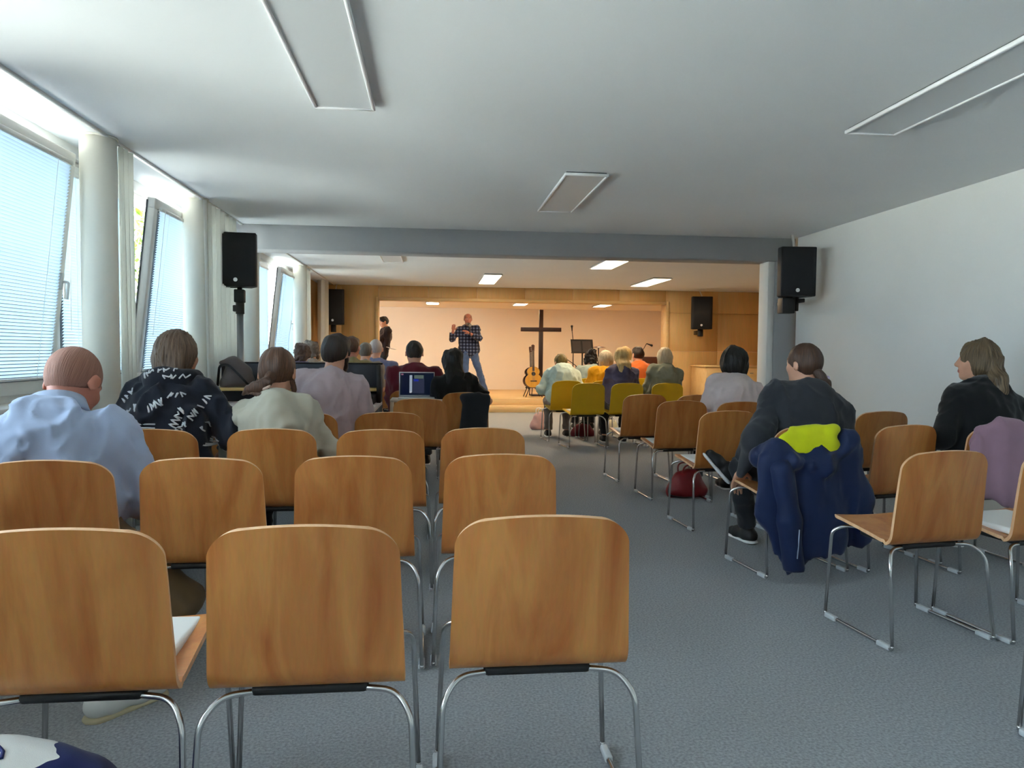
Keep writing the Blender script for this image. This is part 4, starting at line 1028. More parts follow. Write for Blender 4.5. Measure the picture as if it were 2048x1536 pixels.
bag(1.62, 10.95, .2, .12, .09, .26, cloth('pink_bag', (205, 165, 160), .1), 'pale pink bag on the floor at the front end of the yellow chairs', M['pad'])
bag(2.55, 10.30, .0, .12, .08, .20, cloth('cream_bag', (226, 222, 196), .06), 'cream bag standing on the floor between the yellow chair legs', M['paper'])
bag(2.10, 10.05, .1, .14, .09, .17, cloth('wine_bag', (104, 30, 46), .1), 'wine red bag on the floor beneath the yellow chairs', M['blackplastic'])
# blue and white bag, lower left corner
def bagmat():
    m = cloth('blue_white_bag', (226, 228, 226), .05); nt = m.node_tree; N = nt.nodes; L = nt.links; b = N['Principled BSDF']
    tc = N.new('ShaderNodeTexCoord'); s = N.new('ShaderNodeSeparateXYZ'); L.new(tc.outputs['Object'], s.inputs[0])
    n = N.new('ShaderNodeTexNoise'); n.inputs['Scale'].default_value = 9; L.new(tc.outputs['Object'], n.inputs['Vector'])
    a = N.new('ShaderNodeMath'); a.operation = 'MULTIPLY_ADD'; L.new(n.outputs['Fac'], a.inputs[0]); a.inputs[1].default_value = .06; L.new(s.outputs[2], a.inputs[2])
    g = N.new('ShaderNodeMath'); g.operation = 'GREATER_THAN'; L.new(a.outputs[0], g.inputs[0]); g.inputs[1].default_value = .360
    mx = N.new('ShaderNodeMix'); mx.data_type = 'RGBA'; L.new(g.outputs[0], mx.inputs['Factor']); mx.inputs['A'].default_value = lin((26, 38, 96)); mx.inputs['B'].default_value = lin((226, 228, 226)); L.new(mx.outputs['Result'], b.inputs['Base Color']); return m
t = thing('sports_bag', (-.90, 1.60, 0), .1, 'blue and white fabric bag under the left front chair, bottom left corner', 'bag')
me = sdf_mesh('bag_body', [C((-.12, 0, .17), (.11, 0, .17), .16, .14, .05), E((-.04, 0, .30), (.16, .12, .055), None, .05)], .010, noise=[(.012, 11, (1, 1, 1), 8)], cuts=[(V(0, 0, .003), V(0, 0, -1))])
bo = addmesh('bag_body', me, bagmat(), t); bv = BVHTree.FromPolygons([v.co for v in me.vertices], [p.vertices[:] for p in me.polygons])
def join_into(o, m, mtl):
    me2 = m.mesh('marks'); k = len(o.data.materials); o.data.materials.append(mtl)
    me2.polygons.foreach_set('material_index', [k]*len(me2.polygons))
    bm = bmesh.new(); bm.from_mesh(o.data); bm.from_mesh(me2); bm.to_mesh(o.data); bm.free(); bpy.data.meshes.remove(me2)
def print_on(target, bv, strokes, y0, mtl, r=.0035, dirn=(0, 1, 0), top=False):
    m = MB()
    for st in strokes:
        pts = []
        for i in range(len(st)-1):
            for k in range(5): pts.append((st[i][0]+(st[i+1][0]-st[i][0])*k/5, st[i][1]+(st[i+1][1]-st[i][1])*k/5))
        pts.append(st[-1]); out = []
        for x, z in pts:
            h = bv.ray_cast(Vector((x, z, 1.0)), Vector((0, 0, -1))) if top else bv.ray_cast(Vector((x, y0, z)), Vector(dirn))
            if h[0] is not None: out.append(np.array(h[0]) + np.array(h[1])*.0008)
        if len(out) > 2: m.tube(out, r, 6)
    if m.v: join_into(target, m, mtl)
print_on(bo, bv, [[(-.035+.045*math.cos(a*.5), -.035+.045*math.sin(a*.5)) for a in range(13)], [(-.06, -.05), (-.05, -.015), (-.04, -.055), (-.03, -.015), (-.015, -.055)]], -.5, mat('navy_print', (30, 44, 104), .7), .004, top=True)
# ------------------------------------------------------------------ people
M['trouser_dark'] = cloth('dark_trousers', (30, 32, 38), .1); M['trouser_brown'] = cloth('tan_trousers', (112, 92, 64), .1); M['jeans'] = cloth('jeans', (74, 96, 138), .15)
M['shoe_black'] = mat('black_shoe', (20, 20, 22), .5); M['shoe_white'] = mat('white_shoe', (214, 214, 210), .6); M['sole_tan'] = mat('tan_sole', (196, 184, 150), .7)
HB = dict(brown=hairmat('brown_hair', (96, 68, 52), (52, 36, 28)), dark=hairmat('dark_brown_hair', (52, 38, 30), (24, 17, 14)), black=hairmat('black_hair', (26, 21, 20), (8, 7, 7)),
          dirty=hairmat('dark_blond_hair', (128, 104, 84), (70, 56, 48)), lightbrown=hairmat('light_brown_hair', (110, 78, 58), (54, 36, 28)), blond=hairmat('blond_hair', (236, 206, 140), (178, 142, 84)),
          pale=hairmat('pale_blond_hair', (238, 226, 196), (172, 152, 120)), ash=hairmat('ash_blond_hair', (216, 200, 170), (146, 128, 102)), grey=hairmat('grey_hair', (140, 128, 116), (86, 78, 70)), white=hairmat('white_hair', (196, 182, 178), (160, 146, 140)),
          buzz=hairmat('cropped_hair', (158, 114, 98), (136, 96, 82), .7), wavy=hairmat('wavy_brown_hair', (128, 106, 78), (60, 48, 34)), moss=hairmat('olive_blond_hair', (130, 112, 56), (74, 62, 30)))
T = lambda n, c, v=.06: cloth(n, c, v)
def collar(F, m, name='collar', r=.014, dz=.02, wx=.068, wy=.062, tilt=.30, up=.030, part=None):
    c = F['N'] + F['u']*dz; mb = MB(); n = 28
    rows = []
    for j, (q, zz) in enumerate([(1.0, up), (1.06, up+.006), (1.18, .0), (1.28, -.022), (1.20, -.028)]):
        rows.append([c + F['x']*wx*q*math.cos(2*PI*i/n) + F['f']*(wy*q*math.sin(2*PI*i/n)+.004) + F['u']*(zz - tilt*wy*math.sin(2*PI*i/n)*.5) for i in range(n)])
    vs = [p for r_ in rows for p in r_]; k = len(rows)
    mb.add(vs, [(j*n+i, j*n+(i+1) % n, (j+1)*n+(i+1) % n, (j+1)*n+i) for j in range(k-1) for i in range(n)], 0, True)
    o = mb.build(name, m, F['root']); s = o.modifiers.new('t', 'SOLIDIFY'); s.thickness = .004; return o
def bvh(o): return BVHTree.FromPolygons([v.co for v in o.data.vertices], [p.vertices[:] for p in o.data.polygons])
def cyof(k): return CHAIRS[k]
def seat(key, dx=0, dy=0, dz=0): x, y = CHAIRS[key]; return (x+dx, y-.055+dy, .545+dz)
def ft(hip, *pts): return [V(p[0]-hip[0], p[1]-hip[1], p[2]) for p in pts]

# man in pale blue shirt
h = seat('L2a', -.05, .0)
blue = T('pale_blue_shirt', (158, 172, 200), .05)
A = ft(h, (-1.52, 3.10, .09), (-1.05, 2.45, .09))
F = figure('heavy man with cropped hair in a pale blue shirt, head bowed, at the far left', h, (-1.415, 3.12, 1.175), 0, 1.04, 1.12, hs=1.14, yaw=-.16, pitch=.62, bulge=.085, ankles=A, kneepole=[None, V(.34, .8, .8)],
           arms=(V(-.20, .33, .66), V(.16, .34, .66)), poles=(V(-.6, -.1, .3), V(.50, -.15, .3)), tops=(blue, 1.12, .022, 'shirt'), pants=M['trouser_brown'], shoes=M['shoe_white'], sole=M['sole_tan'], hair=('buzz', HB['buzz']), skin='skinred', fine=True, seed=1, footdir=(0, -.75), feet=(0, .0), foldamp=1.25, slope=.01)
collar(F, blue, 'collar', wx=.092, wy=.090, tilt=.3, dz=.05, up=.034)
# person in black printed hoodie
h = seat('L3a', .0, .0)
hoodm = T('black_hoodie', (27, 31, 44), .1)
F = figure('long haired person in a black hoodie with white scribble print, hood bunched, by the windows', h, (-1.345, 3.99, 1.283), 0, .98, 1.12, True, hs=1.06, yaw=-.50, pitch=.02, roll=.03, bulge=.06, tops=(hoodm, 1.85, .026, 'hoodie'), pants=M['trouser_dark'], shoes=M['shoe_black'], hair=('long', HB['dirty'], dict(len=.20, vol=.012)), fine=True, seed=2,
           arms=(V(-.18, .30, .68), V(.24, .26, .66)), poles=(V(-.6, -.2, .3), V(.75, -.1, .2)), foldamp=1.3)
N_, u_, f_, x_ = F['N'], F['u'], F['f'], F['x']
hp = [C(N_ + x_*.115*math.cos(a) + f_*(.085*math.sin(a)-.01) + u_*(.035+.020*math.sin(a)), N_ + x_*.115*math.cos(b) + f_*(.085*math.sin(b)-.01) + u_*(.035+.020*math.sin(b)), .040, .040, .02) for a, b in [(PI*(.92+q*.108), PI*(.92+(q+1)*.108)) for q in range(11)]]
hp += [E(N_ - f_*.115 - u_*.02, (.105, .045, .085), None, .04)]
me = sdf_mesh('hood', hp, .010, noise=[(.008, 16, (1, 1, 1), 6), (.004, 34, (1, 1, 1), 7)]); ho = addmesh('hood', me, hoodm, F['root'])
wp = mat('white_print', (214, 218, 222), .7)
def scrib(x, z, w, hgt, rot, n, sd):
    rg = random.Random(sd); out = []; c, s = math.cos(rot), math.sin(rot)
    for i in range(n):
        u0 = (i-(n-1)/2)*w/n; st = [(u0+rg.uniform(-.3, .3)*w/n, -hgt/2), (u0+rg.uniform(-.2, .5)*w/n, hgt/2*rg.uniform(.5, 1)), (u0+rg.uniform(.1, .8)*w/n, -hgt/2*rg.uniform(.0, 1))]
        if rg.random() < .5: st.append((st[-1][0]+w/n*.4, hgt*.3))
        out.append([(x+c*a-s*b, z+s*a+c*b) for a, b in st])
    return out
b_ = bvh(F['top']); zc = lambda z: z
strokes = scrib(.06, .965, .08, .028, .05, 3, 1) + scrib(-.03, .915, .10, .045, .55, 4, 2) + scrib(.165, .90, .15, .035, 1.0, 5, 3) + scrib(-.155, .885, .07, .04, .6, 2, 4) + scrib(.075, .845, .11, .04, 1.15, 4, 5) + scrib(.09, .80, .08, .03, .7, 3, 9) + [[(-.20, .825), (-.02, .822)], [(-.19, .808), (-.13, .806)], [(-.11, .806), (-.02, .803)]] + scrib(-.13, .79, .07, .02, 0, 3, 6) + scrib(-.20, .95, .08, .03, .8, 3, 10) + scrib(.22, .72, .05, .06, 1.2, 3, 7) + scrib(.255, .64, .05, .05, 1.2, 2, 8) + scrib(.19, .80, .05, .03, .9, 2, 12)
print_on(F['top'], b_, strokes, -.6, wp, .0042)
b2 = bvh(ho); print_on(ho, b2, scrib(-.02, 1.085, .13, .02, .1, 4, 21) + scrib(.03, 1.055, .10, .022, .0, 3, 22) + scrib(-.10, 1.06, .05, .03, .6, 2, 23), -.6, wp, .004)
# sage sweater
h = seat('L3b', -.02, .02); sage = T('sage_sweater', (178, 174, 158), .05)
F = figure('person in a sage green sweater with a loose low ponytail, leaning forward', h, (-.835, 4.02, 1.190), 0, .95, 1.02, True, hs=1.16, yaw=.05, pitch=.36, bulge=.075, tops=(sage, 1.7, .018, 'sweater'), pants=M['trouser_dark'], shoes=M['shoe_white'], hair=('ponylow', HB['lightbrown']), fine=True, seed=3,
           arms=(V(-.15, .36, .68), V(.16, .35, .68)), poles=(V(-.7, -.1, .2), V(.8, -.15, .1)), ankles=ft(h, (-.99, 4.28, .09), (-.66, 4.30, .09)))
def pony(F, mtl, pts, rs, name='ponytail', amp=.006):
    H = F['H']; s = F['Hs']; L = []
    P = [H.p(*(V(*p)*s)) for p in pts]
    for i in range(len(P)-1): L.append(C(P[i], P[i+1], rs[i], rs[i+1], .012))
    a0 = P[0]
    def uvc(vs): return np.stack([(vs-a0)[:, 0]*16+(vs-a0)[:, 1]*9, (vs-a0)[:, 2]], -1)
    return addmesh(name, sdf_mesh(name, L, .007, noise=[(amp, 40, (1, 1, .4), 5), (.004, 80, (1, 1, .6), 6)], uvc=uvc), mtl, F['root'])
pony(F, HB['lightbrown'], [(-.015, -.095, -.05), (-.025, -.118, -.085), (-.055, -.128, -.105), (-.10, -.118, -.118), (-.13, -.10, -.135)], [.03, .028, .030, .024, .010])
pony(F, HB['lightbrown'], [(-.03, -.12, -.10), (-.01, -.132, -.135), (-.05, -.135, -.150), (-.10, -.12, -.135)], [.012, .012, .011, .008], 'hair_loop', .002)
pony(F, HB['lightbrown'], [(.07, .0, -.02), (.082, .0, -.08), (.085, .0, -.145)], [.016, .013, .007], 'loose_strand', .003); pony(F, HB['lightbrown'], [(-.075, .01, .0), (-.092, .0, -.06), (-.09, .0, -.12)], [.016, .013, .007], 'loose_strand', .003)
m = MB(); H = F['H']; m.tube([H.p(*(V(-.045+.036*math.cos(a), -.134+.012*math.sin(a*2), -.106+.018*math.sin(a))*F['Hs'])) for a in [2*PI*i/16 for i in range(16)]], .007, 8, closed=True); m.build('hair_tie', mat('beige_tie', (206, 178, 164), .6), F['root'])
# mauve t-shirt
h = seat('L4b', .06, .04); mauve = T('mauve_tshirt', (178, 160, 164), .05)
F = figure('bearded dark haired man in a mauve short sleeved t-shirt at the desk', h, (-.648, 4.97, 1.285), 0, 1.0, .96, yaw=-.42, pitch=.16, bulge=.07, tops=(mauve, .68, .020, 't_shirt'), pants=M['trouser_dark'], shoes=M['shoe_black'], hair=('short', HB['dark'], dict(vol=.017)), fine=True, seed=4,
           arms=(V(-.12, .60, .80), V(.29, .40, .72)), poles=(V(-.7, .0, .2), V(.50, -.3, .0)))
H = F['H']; addmesh('beard', sdf_mesh('beard', [E(H.p(0, .050, -.085), (.058, .055, .045), H.R, .02), C(H.p(.062, .02, -.03), H.p(.05, .04, -.08), .020, .022, .02), C(H.p(-.062, .02, -.03), H.p(-.05, .04, -.08), .020, .022, .02), E(H.p(0, .11, -.060), (.024, .02, .018), H.R, .01, sub=True)], .008, noise=[(.003, 60, (1, 1, 1), 2)], uvc=lambda v: v[:, :2]), HB['dark'], F['root'])
# audience further away, left
h = seat('L6b'); mar = T('maroon_shirt', (104, 28, 42), .12)
F = figure('man in a maroon shirt with short dark hair sitting beyond the laptop', h, (-.197, 7.32, 1.280), 0, 1.02, 1.15, yaw=.08, pitch=.25, bulge=.06, tops=(mar, 1.8, .02, 'shirt'), pants=M['trouser_dark'], shoes=M['shoe_black'], hair=('short', HB['dark'], dict(vol=.010)), seed=5); collar(F, mar, wx=.075)
h = seat('L6', -.06, 0); blk = T('black_top', (15, 15, 17), .1)
F = figure('woman with long wavy dark hair in a black top, right of the laptop', h, (.180, 7.02, 1.186), 0, .93, 1.04, True, yaw=.12, pitch=.12, bulge=.05, tops=(blk, .8, .016, 'blouse'), pants=M['trouser_dark'], shoes=mat('russet_shoe', (120, 58, 44), .5), hair=('long', HB['black'], dict(len=.25, vol=.034, rough=.012, back=.09)), seed=6, arms=(None, V(.26, .22, .62)), poles=(None, V(.8, -.1, .2)))
h = seat('A1'); F = figure('man with short brown hair and bare neck, third head above the desk panel', h, (-.91, 8.24, 1.335), 0, 1.04, 1.0, yaw=-.15, pitch=.1, tops=(T('khaki_shirt', (150, 140, 96)), .9, .016, 'shirt'), pants=M['trouser_dark'], hair=('short', HB['lightbrown'], dict(vol=.006)), seed=7, skin='skinred', shoes=M['shoe_black'])
h = seat('A2'); F = figure('short dark grey haired person with slim neck, just left of the bald man', h, (-.842, 9.10, 1.276), 0, .95, .95, pitch=.1, tops=(T('stone_shirt', (150, 140, 130)), .9, .016, 'shirt'), pants=M['trouser_dark'], hair=('short', HB['grey'], dict(vol=.010)), seed=8, shoes=M['shoe_black'])
h = seat('A3', .0); F = figure('bald pale headed man in a greyish blue shirt', h, (-.785, 9.98, 1.335), 0, 1.12, 1.15, pitch=.05, tops=(T('grey_blue_shirt', (104, 112, 148)), 1.0, .018, 'shirt'), pants=M['trouser_dark'], hair=('buzz', HB['white']), seed=9, shoes=M['shoe_black'])
h = seat('A4', 0); F = figure('person with curly brown hair, head seen against the far column', h, (-1.60, 9.1, 1.25), 0, .97, 1.0, pitch=.05, tops=(T('plum_top', (84, 70, 92)), 1.8, .018, 'sweater'), pants=M['trouser_dark'], hair=('curly', HB['brown']), seed=10, shoes=M['shoe_black'])
h = seat('A5', 0); F = figure('person with wavy grey brown hair, farthest head along the windows', h, (-1.64, 10.02, 1.285), 0, 1.0, 1.0, True, pitch=.05, tops=(T('taupe_top', (150, 134, 120)), 1.8, .018, 'sweater'), pants=M['trouser_dark'], hair=('curly', HB['grey']), seed=11, shoes=M['shoe_black'])
# right block, yellow chairs
def aud(label, key, top, s, w, fem, topc, sl, hair, sd, pitch=.08, yaw=0, dx=0, tn='sweater', pants='trouser_dark', bulge=.055, shoes='shoe_black', var=.08, dy=0):
    h = seat(key, dx, dy); return figure(label, h, top, 0, s, w, fem, yaw, pitch, 0, bulge, tops=(T(tn+'_fabric', topc, var), sl, .02, tn), pants=M[pants], shoes=M[shoes], hair=hair, seed=sd)
M['trouser_grey'] = cloth('grey_trousers', (128, 118, 112), .1)
aud('person in a pale mint top bending far forward, head almost hidden', 'Y1', (1.77, 10.10, 1.125), 1.0, 1.12, True, (198, 216, 206), 1.75, ('short', HB['moss']), 12, pitch=.75, bulge=.12, pants='trouser_grey')
aud('person with big black curly hair in a grey green top near the stage', 'Y6', (2.36, 10.80, 1.205), .96, 1.0, True, (150, 164, 156), 1.0, ('curly', HB['black']), 13)
F = aud('blonde in a bright mustard yellow sweater', 'Y5', (2.36, 9.85, 1.205), .95, 1.05, True, (230, 164, 14), 1.8, ('bob', HB['ash'], dict(len=.13)), 14, dx=.0)
aud('blonde with shoulder length straight hair in a slate purple sweater', 'Y3', (2.40, 9.15, 1.245), .95, 1.0, True, (84, 80, 106), 1.85, ('long', HB['blond'], dict(len=.27, back=.10)), 15)
aud('sandy haired person in the front row, head tip behind the long haired blonde', 'Y8', (3.13, 11.70, 1.27), .98, 1.0, True, (196, 170, 150), 1.8, ('bob', HB['blond'], dict(len=.10)), 16)
aud('man with short dark hair in an orange t-shirt', 'Y7', (3.09, 10.78, 1.268), 1.0, 1.05, False, (206, 104, 44), .9, ('short', HB['dark'], dict(vol=.012)), 17, tn='t_shirt', yaw=.1)
F = aud('pale blonde with a short bob in a grey green vest', 'Y4', (2.985, 9.18, 1.252), .96, 1.08, True, (134, 140, 124), 1.85, ('bob', HB['pale'], dict(len=.13, vol=.014)), 18, tn='vest', yaw=-.1)
# pale pink top
F = aud('woman with a black wavy bob in a pale greyish pink top', 'RRp', (2.53, 5.93, 1.222), .97, 1.10, True, (206, 190, 188), .95, ('bob', HB['black'], dict(len=.12, vol=.036, rough=.014)), 19, tn='polo_shirt', yaw=.1, var=.04)
collar(F, mat('grey_collar', (190, 186, 190), .8), wx=.07, up=.024)
# dark grey woman
h = seat('R4', .05, .0); dg = T('charcoal_blouse', (44, 46, 52), .1)
A = ft(h, (1.98, 4.36, .095), (1.905, 4.45, .47)); M['shoe_bw'] = mat('black_sneaker', (22, 22, 24), .6)
F = figure('woman with brown low ponytail in a loose charcoal blouse, one leg crossed', h, (2.155, 4.03, 1.250), 0, .98, 1.20, True, yaw=.42, pitch=.0, roll=-.02, bulge=.05, ankles=A, kneepole=[V(-.30, 1, .8), V(.9, .6, .7)], feet=(0, .85), footdir=(.25, 1.35),
           tops=(dg, 1.75, .030, 'blouse', ), pants=M['trouser_dark'], shoes=M['shoe_bw'], sole=mat('white_sole', (240, 240, 238), .5), hair=('ponylow', HB['brown']), fine=True, seed=20, arms=(V(-.24, .16, .52), V(.20, .25, .60)), poles=(V(-.6, -.4, .5), V(.6, -.2, .2)), foldamp=.8, slope=.035)
pony(F, HB['brown'], [(.005, -.085, -.045), (.02, -.118, -.078), (.022, -.135, -.115), (.02, -.128, -.165), (.0, -.115, -.195)], [.028, .026, .036, .030, .010], amp=.008)
m = MB(); H = F['H']; m.tube([H.p(.021+.030*math.cos(a), -.120+.028*math.sin(a), -.085+.014*math.cos(a)) for a in [2*PI*i/18 for i in range(18)]], .0075, 8, closed=True); m.build('hair_tie', mat('lilac_tie', (196, 184, 214), .6), F['root'])
# hanging loose sleeve cloth at her left
sh, el = F['sh'], F['el']
me = sdf_mesh('draped_sleeve', [C(sh[0]+V(-.02, -.03, -.05), el[0]+V(-.03, -.05, -.02), .065, .085, .04), C(el[0]+V(-.03, -.04, -.02), el[0]+V(-.07, .05, -.22), .080, .035, .05, flat=(V(1, 0, 0), 1.5))], .011, noise=[(.012, 10, (1.4, 1.4, .5), 3), (.006, 24, (1.4, 1.4, .5), 4)])
addmesh('draped_sleeve', me, dg, F['root'])
# woman in black
h = seat('R9', .06); bk = T('black_jacket', (13, 14, 17), .1)
F = figure('woman in a black jacket with wavy dark blond hair, by the right wall', h, (3.235, 3.99, 1.272), 0, .97, 1.12, True, yaw=.95, pitch=-.06, bulge=.04, tops=(bk, 1.9, .028, 'jacket'), pants=M['trouser_dark'], shoes=M['shoe_black'], hair=('long', HB['wavy'], dict(len=.17, vol=.022, rough=.016, back=.075)), fine=True, seed=21, arms=(V(-.20, .26, .66), V(.14, .28, .66)), poles=(V(-.6, -.1, .2), V(.6, -.2, .3)), foldamp=.8, slope=.045)
collar(F, bk, wx=.075, wy=.075, up=.03)
# standing speaker on the stage
def plaid():
    m = T('navy_plaid_shirt', (26, 32, 54), .05); nt = m.node_tree; N = nt.nodes; L = nt.links; b = N['Principled BSDF']
    tc = N.new('ShaderNodeTexCoord'); s = N.new('ShaderNodeSeparateXYZ'); L.new(tc.outputs['Object'], s.inputs[0]); qs = []
    for o in ('X', 'Z'):
        w = N.new('ShaderNodeMath'); w.operation = 'MULTIPLY'; L.new(s.outputs[o], w.inputs[0]); w.inputs[1].default_value = 15.5
        f = N.new('ShaderNodeMath'); f.operation = 'FRACT'; L.new(w.outputs[0], f.inputs[0]); g = N.new('ShaderNodeMath'); g.operation = 'GREATER_THAN'; L.new(f.outputs[0], g.inputs[0]); g.inputs[1].default_value = .52; qs.append(g)
    a = N.new('ShaderNodeMath'); a.operation = 'ADD'; L.new(qs[0].outputs[0], a.inputs[0]); L.new(qs[1].outputs[0], a.inputs[1])
    r = N.new('ShaderNodeValToRGB'); r.color_ramp.interpolation = 'CONSTANT'; e = r.color_ramp.elements; e[0].color = lin((18, 22, 38)); e[1].position = .45; e[1].color = lin((38, 48, 78)); e2 = r.color_ramp.elements.new(.9); e2.color = lin((104, 114, 140))
    d = N.new('ShaderNodeMath'); d.operation = 'DIVIDE'; L.new(a.outputs[0], d.inputs[0]); d.inputs[1].default_value = 2.0
    L.new(d.outputs[0], r.inputs[0]); L.new(r.outputs[0], b.inputs['Base Color']); return m
F = figure('bald man in a navy plaid shirt and jeans speaking on the stage, right hand raised', (.715, 14.66, STAGEZ+.90), (.675, 14.63, 1.935), PI, .96, 1.02, yaw=.08, pitch=.05, bulge=.03, standing=(1,), ankles=(V(-.34, .02, .085), V(.11, .06, .085)), kneepole=(V(-.3, 1, .4), V(.1, 1, .4)),
           arms=(V(.02, .25, 1.30), V(.34, .24, 1.36)), poles=(V(-.6, .1, .9), V(.45, -.1, .8)), tops=(plaid(), 1.72, .018, 'plaid_shirt'), pants=M['jeans'], shoes=M['shoe_black'], hair=('fringe', HB['buzz']), skin='skinred', fine=True, seed=22, hem=-.14, footdir=(.3, -.2), curls=.25)
collar(F, M['trouser_dark'], wx=.07)
H = F['H']; addmesh('beard', sdf_mesh('beard', [E(H.p(0, .055, -.092), (.05, .05, .038), H.R, .02), E(H.p(0, .11, -.060), (.024, .02, .016), H.R, .01, sub=True)], .008, uvc=lambda v: v[:, :2]), HB['grey'], F['root'])
hx = F['root'].location; t = thing('microphone', (hx[0]-.01, hx[1]-.27, STAGEZ+1.34), 0, 'black handheld microphone held at the chest of the man on the stage', 'microphone')
m = MB(); m.tube([(0, 0, -.08), (0, .0, .08)], [.011, .016], 10); m.build('handle', M['blackplastic'], t); m = MB(); m.ball((0, 0, .105), .028); m.build('grille', M['steel'], t)
F = figure('person in dark clothes half hidden by the left edge of the stage opening', (-1.08, 15.55, STAGEZ+.84), (-1.065, 15.54, 1.885), PI*.62, .90, .95, True, yaw=.15, pitch=.15, bulge=.02, standing=(9,), ankles=(V(-.10, .0, .085), V(.10, .03, .085)), kneepole=(V(-.1, 1, .4), V(.1, 1, .4)),
           arms=(V(-.09, .26, .95), V(.10, .26, .95)), tops=(T('black_shirt', (34, 24, 28)), 1.5, .016, 'shirt'), pants=M['trouser_dark'], shoes=M['shoe_black'], hair=('short', HB['black'], dict(vol=.016)), seed=23, hem=-.12)
b = MB(); b.rbox(-.075, .075, -.105, .105, 0, .006, .002, 1); o = b.build('song_sheet', M['paper']); o.location = (-.905, 15.42, STAGEZ+.985); o.rotation_euler = (.25, 0, PI*.62); tag(o, 'white sheet held at waist height by the half hidden person on the stage', 'paper')
# ------------------------------------------------------------------ clothes hung over chairs
def jacket(key, L, name, label, m, noise, parts=()):
    x, y = CHAIRS[key]; t = thing(name, (x, y, 0), 0, label, 'jacket', None)
    addmesh('jacket_body', sdf_mesh('jacket_body', L, .011, noise=noise), m, t)
    for n, l, mm, nz in parts: addmesh(n, sdf_mesh(n, l, .010, noise=nz), mm, t)
    return t
navy = cloth('navy_softshell', (15, 32, 70), .12, .6); lime = cloth('lime_lining', (206, 214, 16), .08, .7)
FL = (V(0, 1, 0), 2.6)
L = [C((-.20, -.30, .62), (.20, -.30, .66), .075, .085, .06, flat=FL), C((-.17, -.325, .64), (-.20, -.335, .36), .10, .10, .06, flat=FL), C((.02, -.325, .58), (.04, -.34, .24), .16, .17, .06, flat=FL, cut=[((0, 0, .13), (.12, 0, -1))]),
     C((.16, -.31, .68), (.26, -.33, .42), .09, .11, .06, flat=FL), 
     C((-.19, -.335, .36), (-.10, -.345, .12), .09, .07, .04, flat=FL), C((.27, -.30, .42), (.31, -.26, .22), .10, .08, .05, flat=(V(0, 1, 0), 2.2)),
     C((-.20, -.30, .70), (-.22, -.20, .64), .05, .05, .05), C((.2, -.29, .74), (.24, -.20, .66), .05, .05, .05), C((-.11, -.36, .635), (.05, -.37, .605), .040, .045, .04), C((.05, -.37, .605), (.20, -.33, .75), .045, .035, .04), C((-.11, -.36, .635), (-.215, -.325, .66), .040, .035, .04)]
nz = [(.012, 6.5, (1.6, 1, .35), 2), (.014, 6, (1.8, 1, .4), 3, 1), (.006, 14, (1.6, 1, .5), 4, 1)]
slv = [C((-.185, -.355, .60), (-.145, -.365, .34), .062, .060, .03), C((-.145, -.365, .34), (-.105, -.365, .085), .060, .055, .03, cut=[((-.105, -.365, .07), (.1, 0, -1))])]
slr = [C((.27, -.27, .50), (.33, -.18, .30), .07, .07, .03), C((.33, -.18, .30), (.38, -.16, .20), .07, .065, .03, cut=[((.38, -.16, .175), (.1, 0, -1))])]
lin_ = [C((-.13, -.32, .715), (.08, -.33, .70), .075, .075, .05, flat=FL), C((-.10, -.30, .80), (.12, -.30, .808), .022, .020, .04), C((-.02, -.325, .68), (.04, -.325, .68), .04, .04, .05, flat=FL), C((.10, -.31, .78), (.14, -.30, .80), .03, .02, .03)]
t = jacket('R4', L, 'navy_jacket', 'navy blue jacket with lime yellow lining hung over the back of a chair', navy, nz, [('sleeve', slv, navy, [(.007, 14, (1, 1, .7), 6)]), ('sleeve', slr, navy, [(.007, 14, (1, 1, .7), 7)]), ('lining', lin_, lime, [(.006, 12, (1.6, 1, .8), 5)])])
rp = mat('reflective_piping', (170, 180, 200), .4)
m = MB(); m.tube([(-.115, -.425, .30), (-.118, -.425, .22), (-.122, -.424, .15)], .0035, 6); m.tube([(.34, -.25, .34), (.355, -.24, .24)], .0035, 6); m.rbox(-.035, .0, -.388, -.380, .385, .392, .002, 1); m.build('reflective_strip', rp, t)
mv = cloth('mauve_cardigan', (150, 118, 134), .06)
L = [C((-.14, -.272, .795), (.14, -.272, .795), .026, .026, .03), C((-.155, -.30, .70), (-.19, -.325, .50), .065, .06, .06, flat=FL), C((0, -.30, .74), (.02, -.335, .50), .13, .12, .08, flat=FL), C((.155, -.30, .72), (.19, -.325, .48), .07, .07, .06, flat=FL), C((-.17, -.32, .50), (.2, -.33, .50), .055, .055, .05, flat=FL), C((-.14, -.25, .72), (.14, -.25, .72), .05, .05, .06, flat=(V(0, 1, 0), 3))]
jacket('R9', L, 'mauve_cardigan', 'mauve cardigan draped over the chair of the woman in black', mv, [(.005, 7, (2.2, 1, .25), 12), (.012, 6, (2.2, 1, .15), 13, 1)])
dk = cloth('charcoal_jacket', (34, 36, 42), .1)
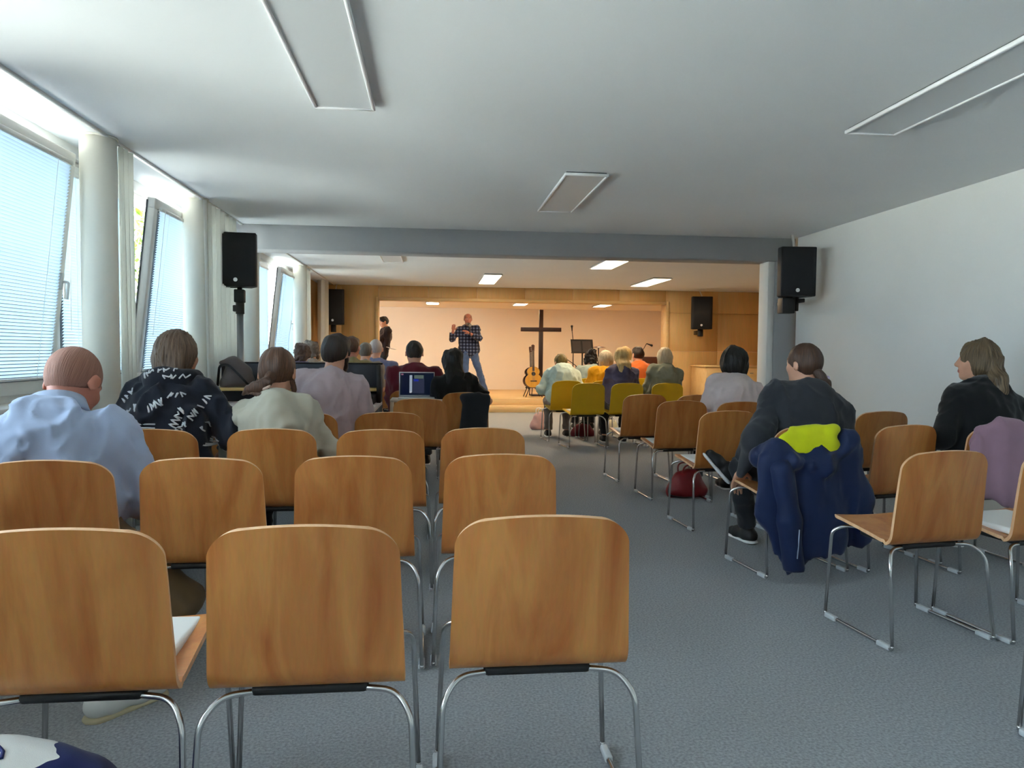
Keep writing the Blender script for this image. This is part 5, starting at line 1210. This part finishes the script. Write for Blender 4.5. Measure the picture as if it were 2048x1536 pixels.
L = [C((-.02, -.29, .77), (.18, -.29, .77), .04, .04, .05), C((.05, -.31, .70), (.03, -.33, .44), .09, .10, .06, flat=FL), C((.14, -.31, .70), (.12, -.33, .46), .08, .08, .06, flat=FL)]
jacket('L6', L, 'charcoal_jacket', 'charcoal jacket hung over the chair of the dark haired woman', dk, [(.012, 9, (2, 1, .4), 22)])

# ------------------------------------------------------------------ light and camera
w = bpy.data.worlds.new('sky'); SC.world = w; w.use_nodes = True; nt = w.node_tree; bg = nt.nodes['Background']
bg.inputs[0].default_value = (.70, .85, 1.0, 1); bg.inputs[1].default_value = WORLD
sl = bpy.data.lights.new('sun', 'SUN'); sl.energy = SUN; sl.angle = math.radians(2); sl.color = (1, .98, .94); so = bpy.data.objects.new('sun', sl); COL.objects.link(so); so.location = (20, -10, 40); so.rotation_euler = Vector((-.42, .25, -.88)).to_track_quat('-Z', 'Y').to_euler()
f = 1450.0
dy = nrm(V((868-1024)/f, (700-768)/f, 1)); rr = .0095 - dy[0]/dy[2]*dy[1]/dy[2]; Xc = nrm(V(1, rr, -(dy[0]+rr*dy[1])/dy[2])); Zc = np.cross(Xc, dy); Zc = -Zc if Zc[1] > 0 else Zc
B = np.stack([Xc, dy, Zc])
cam = bpy.data.cameras.new('camera'); co = bpy.data.objects.new('camera', cam); COL.objects.link(co)
mw = Matrix.Identity(4)
for i in range(3): mw[i][0] = B[i, 0]; mw[i][1] = -B[i, 1]; mw[i][2] = -B[i, 2]
mw[0][3], mw[1][3], mw[2][3] = 0, 0, 1.2
co.matrix_world = mw; cam.sensor_width = 36; cam.lens = f/2048*36; cam.clip_start = .02; cam.clip_end = 300
SC.camera = co
vs = SC.view_settings; vs.view_transform = 'Standard'; vs.look = 'None'; vs.exposure = EXPOSURE; vs.gamma = 1; vs.use_curve_mapping = False
cy = SC.cycles; cy.use_denoising = True; cy.max_bounces = 14; cy.diffuse_bounces = 8; cy.transparent_max_bounces = 12; cy.caustics_reflective = False; cy.caustics_refractive = False; cy.sample_clamp_indirect = 8
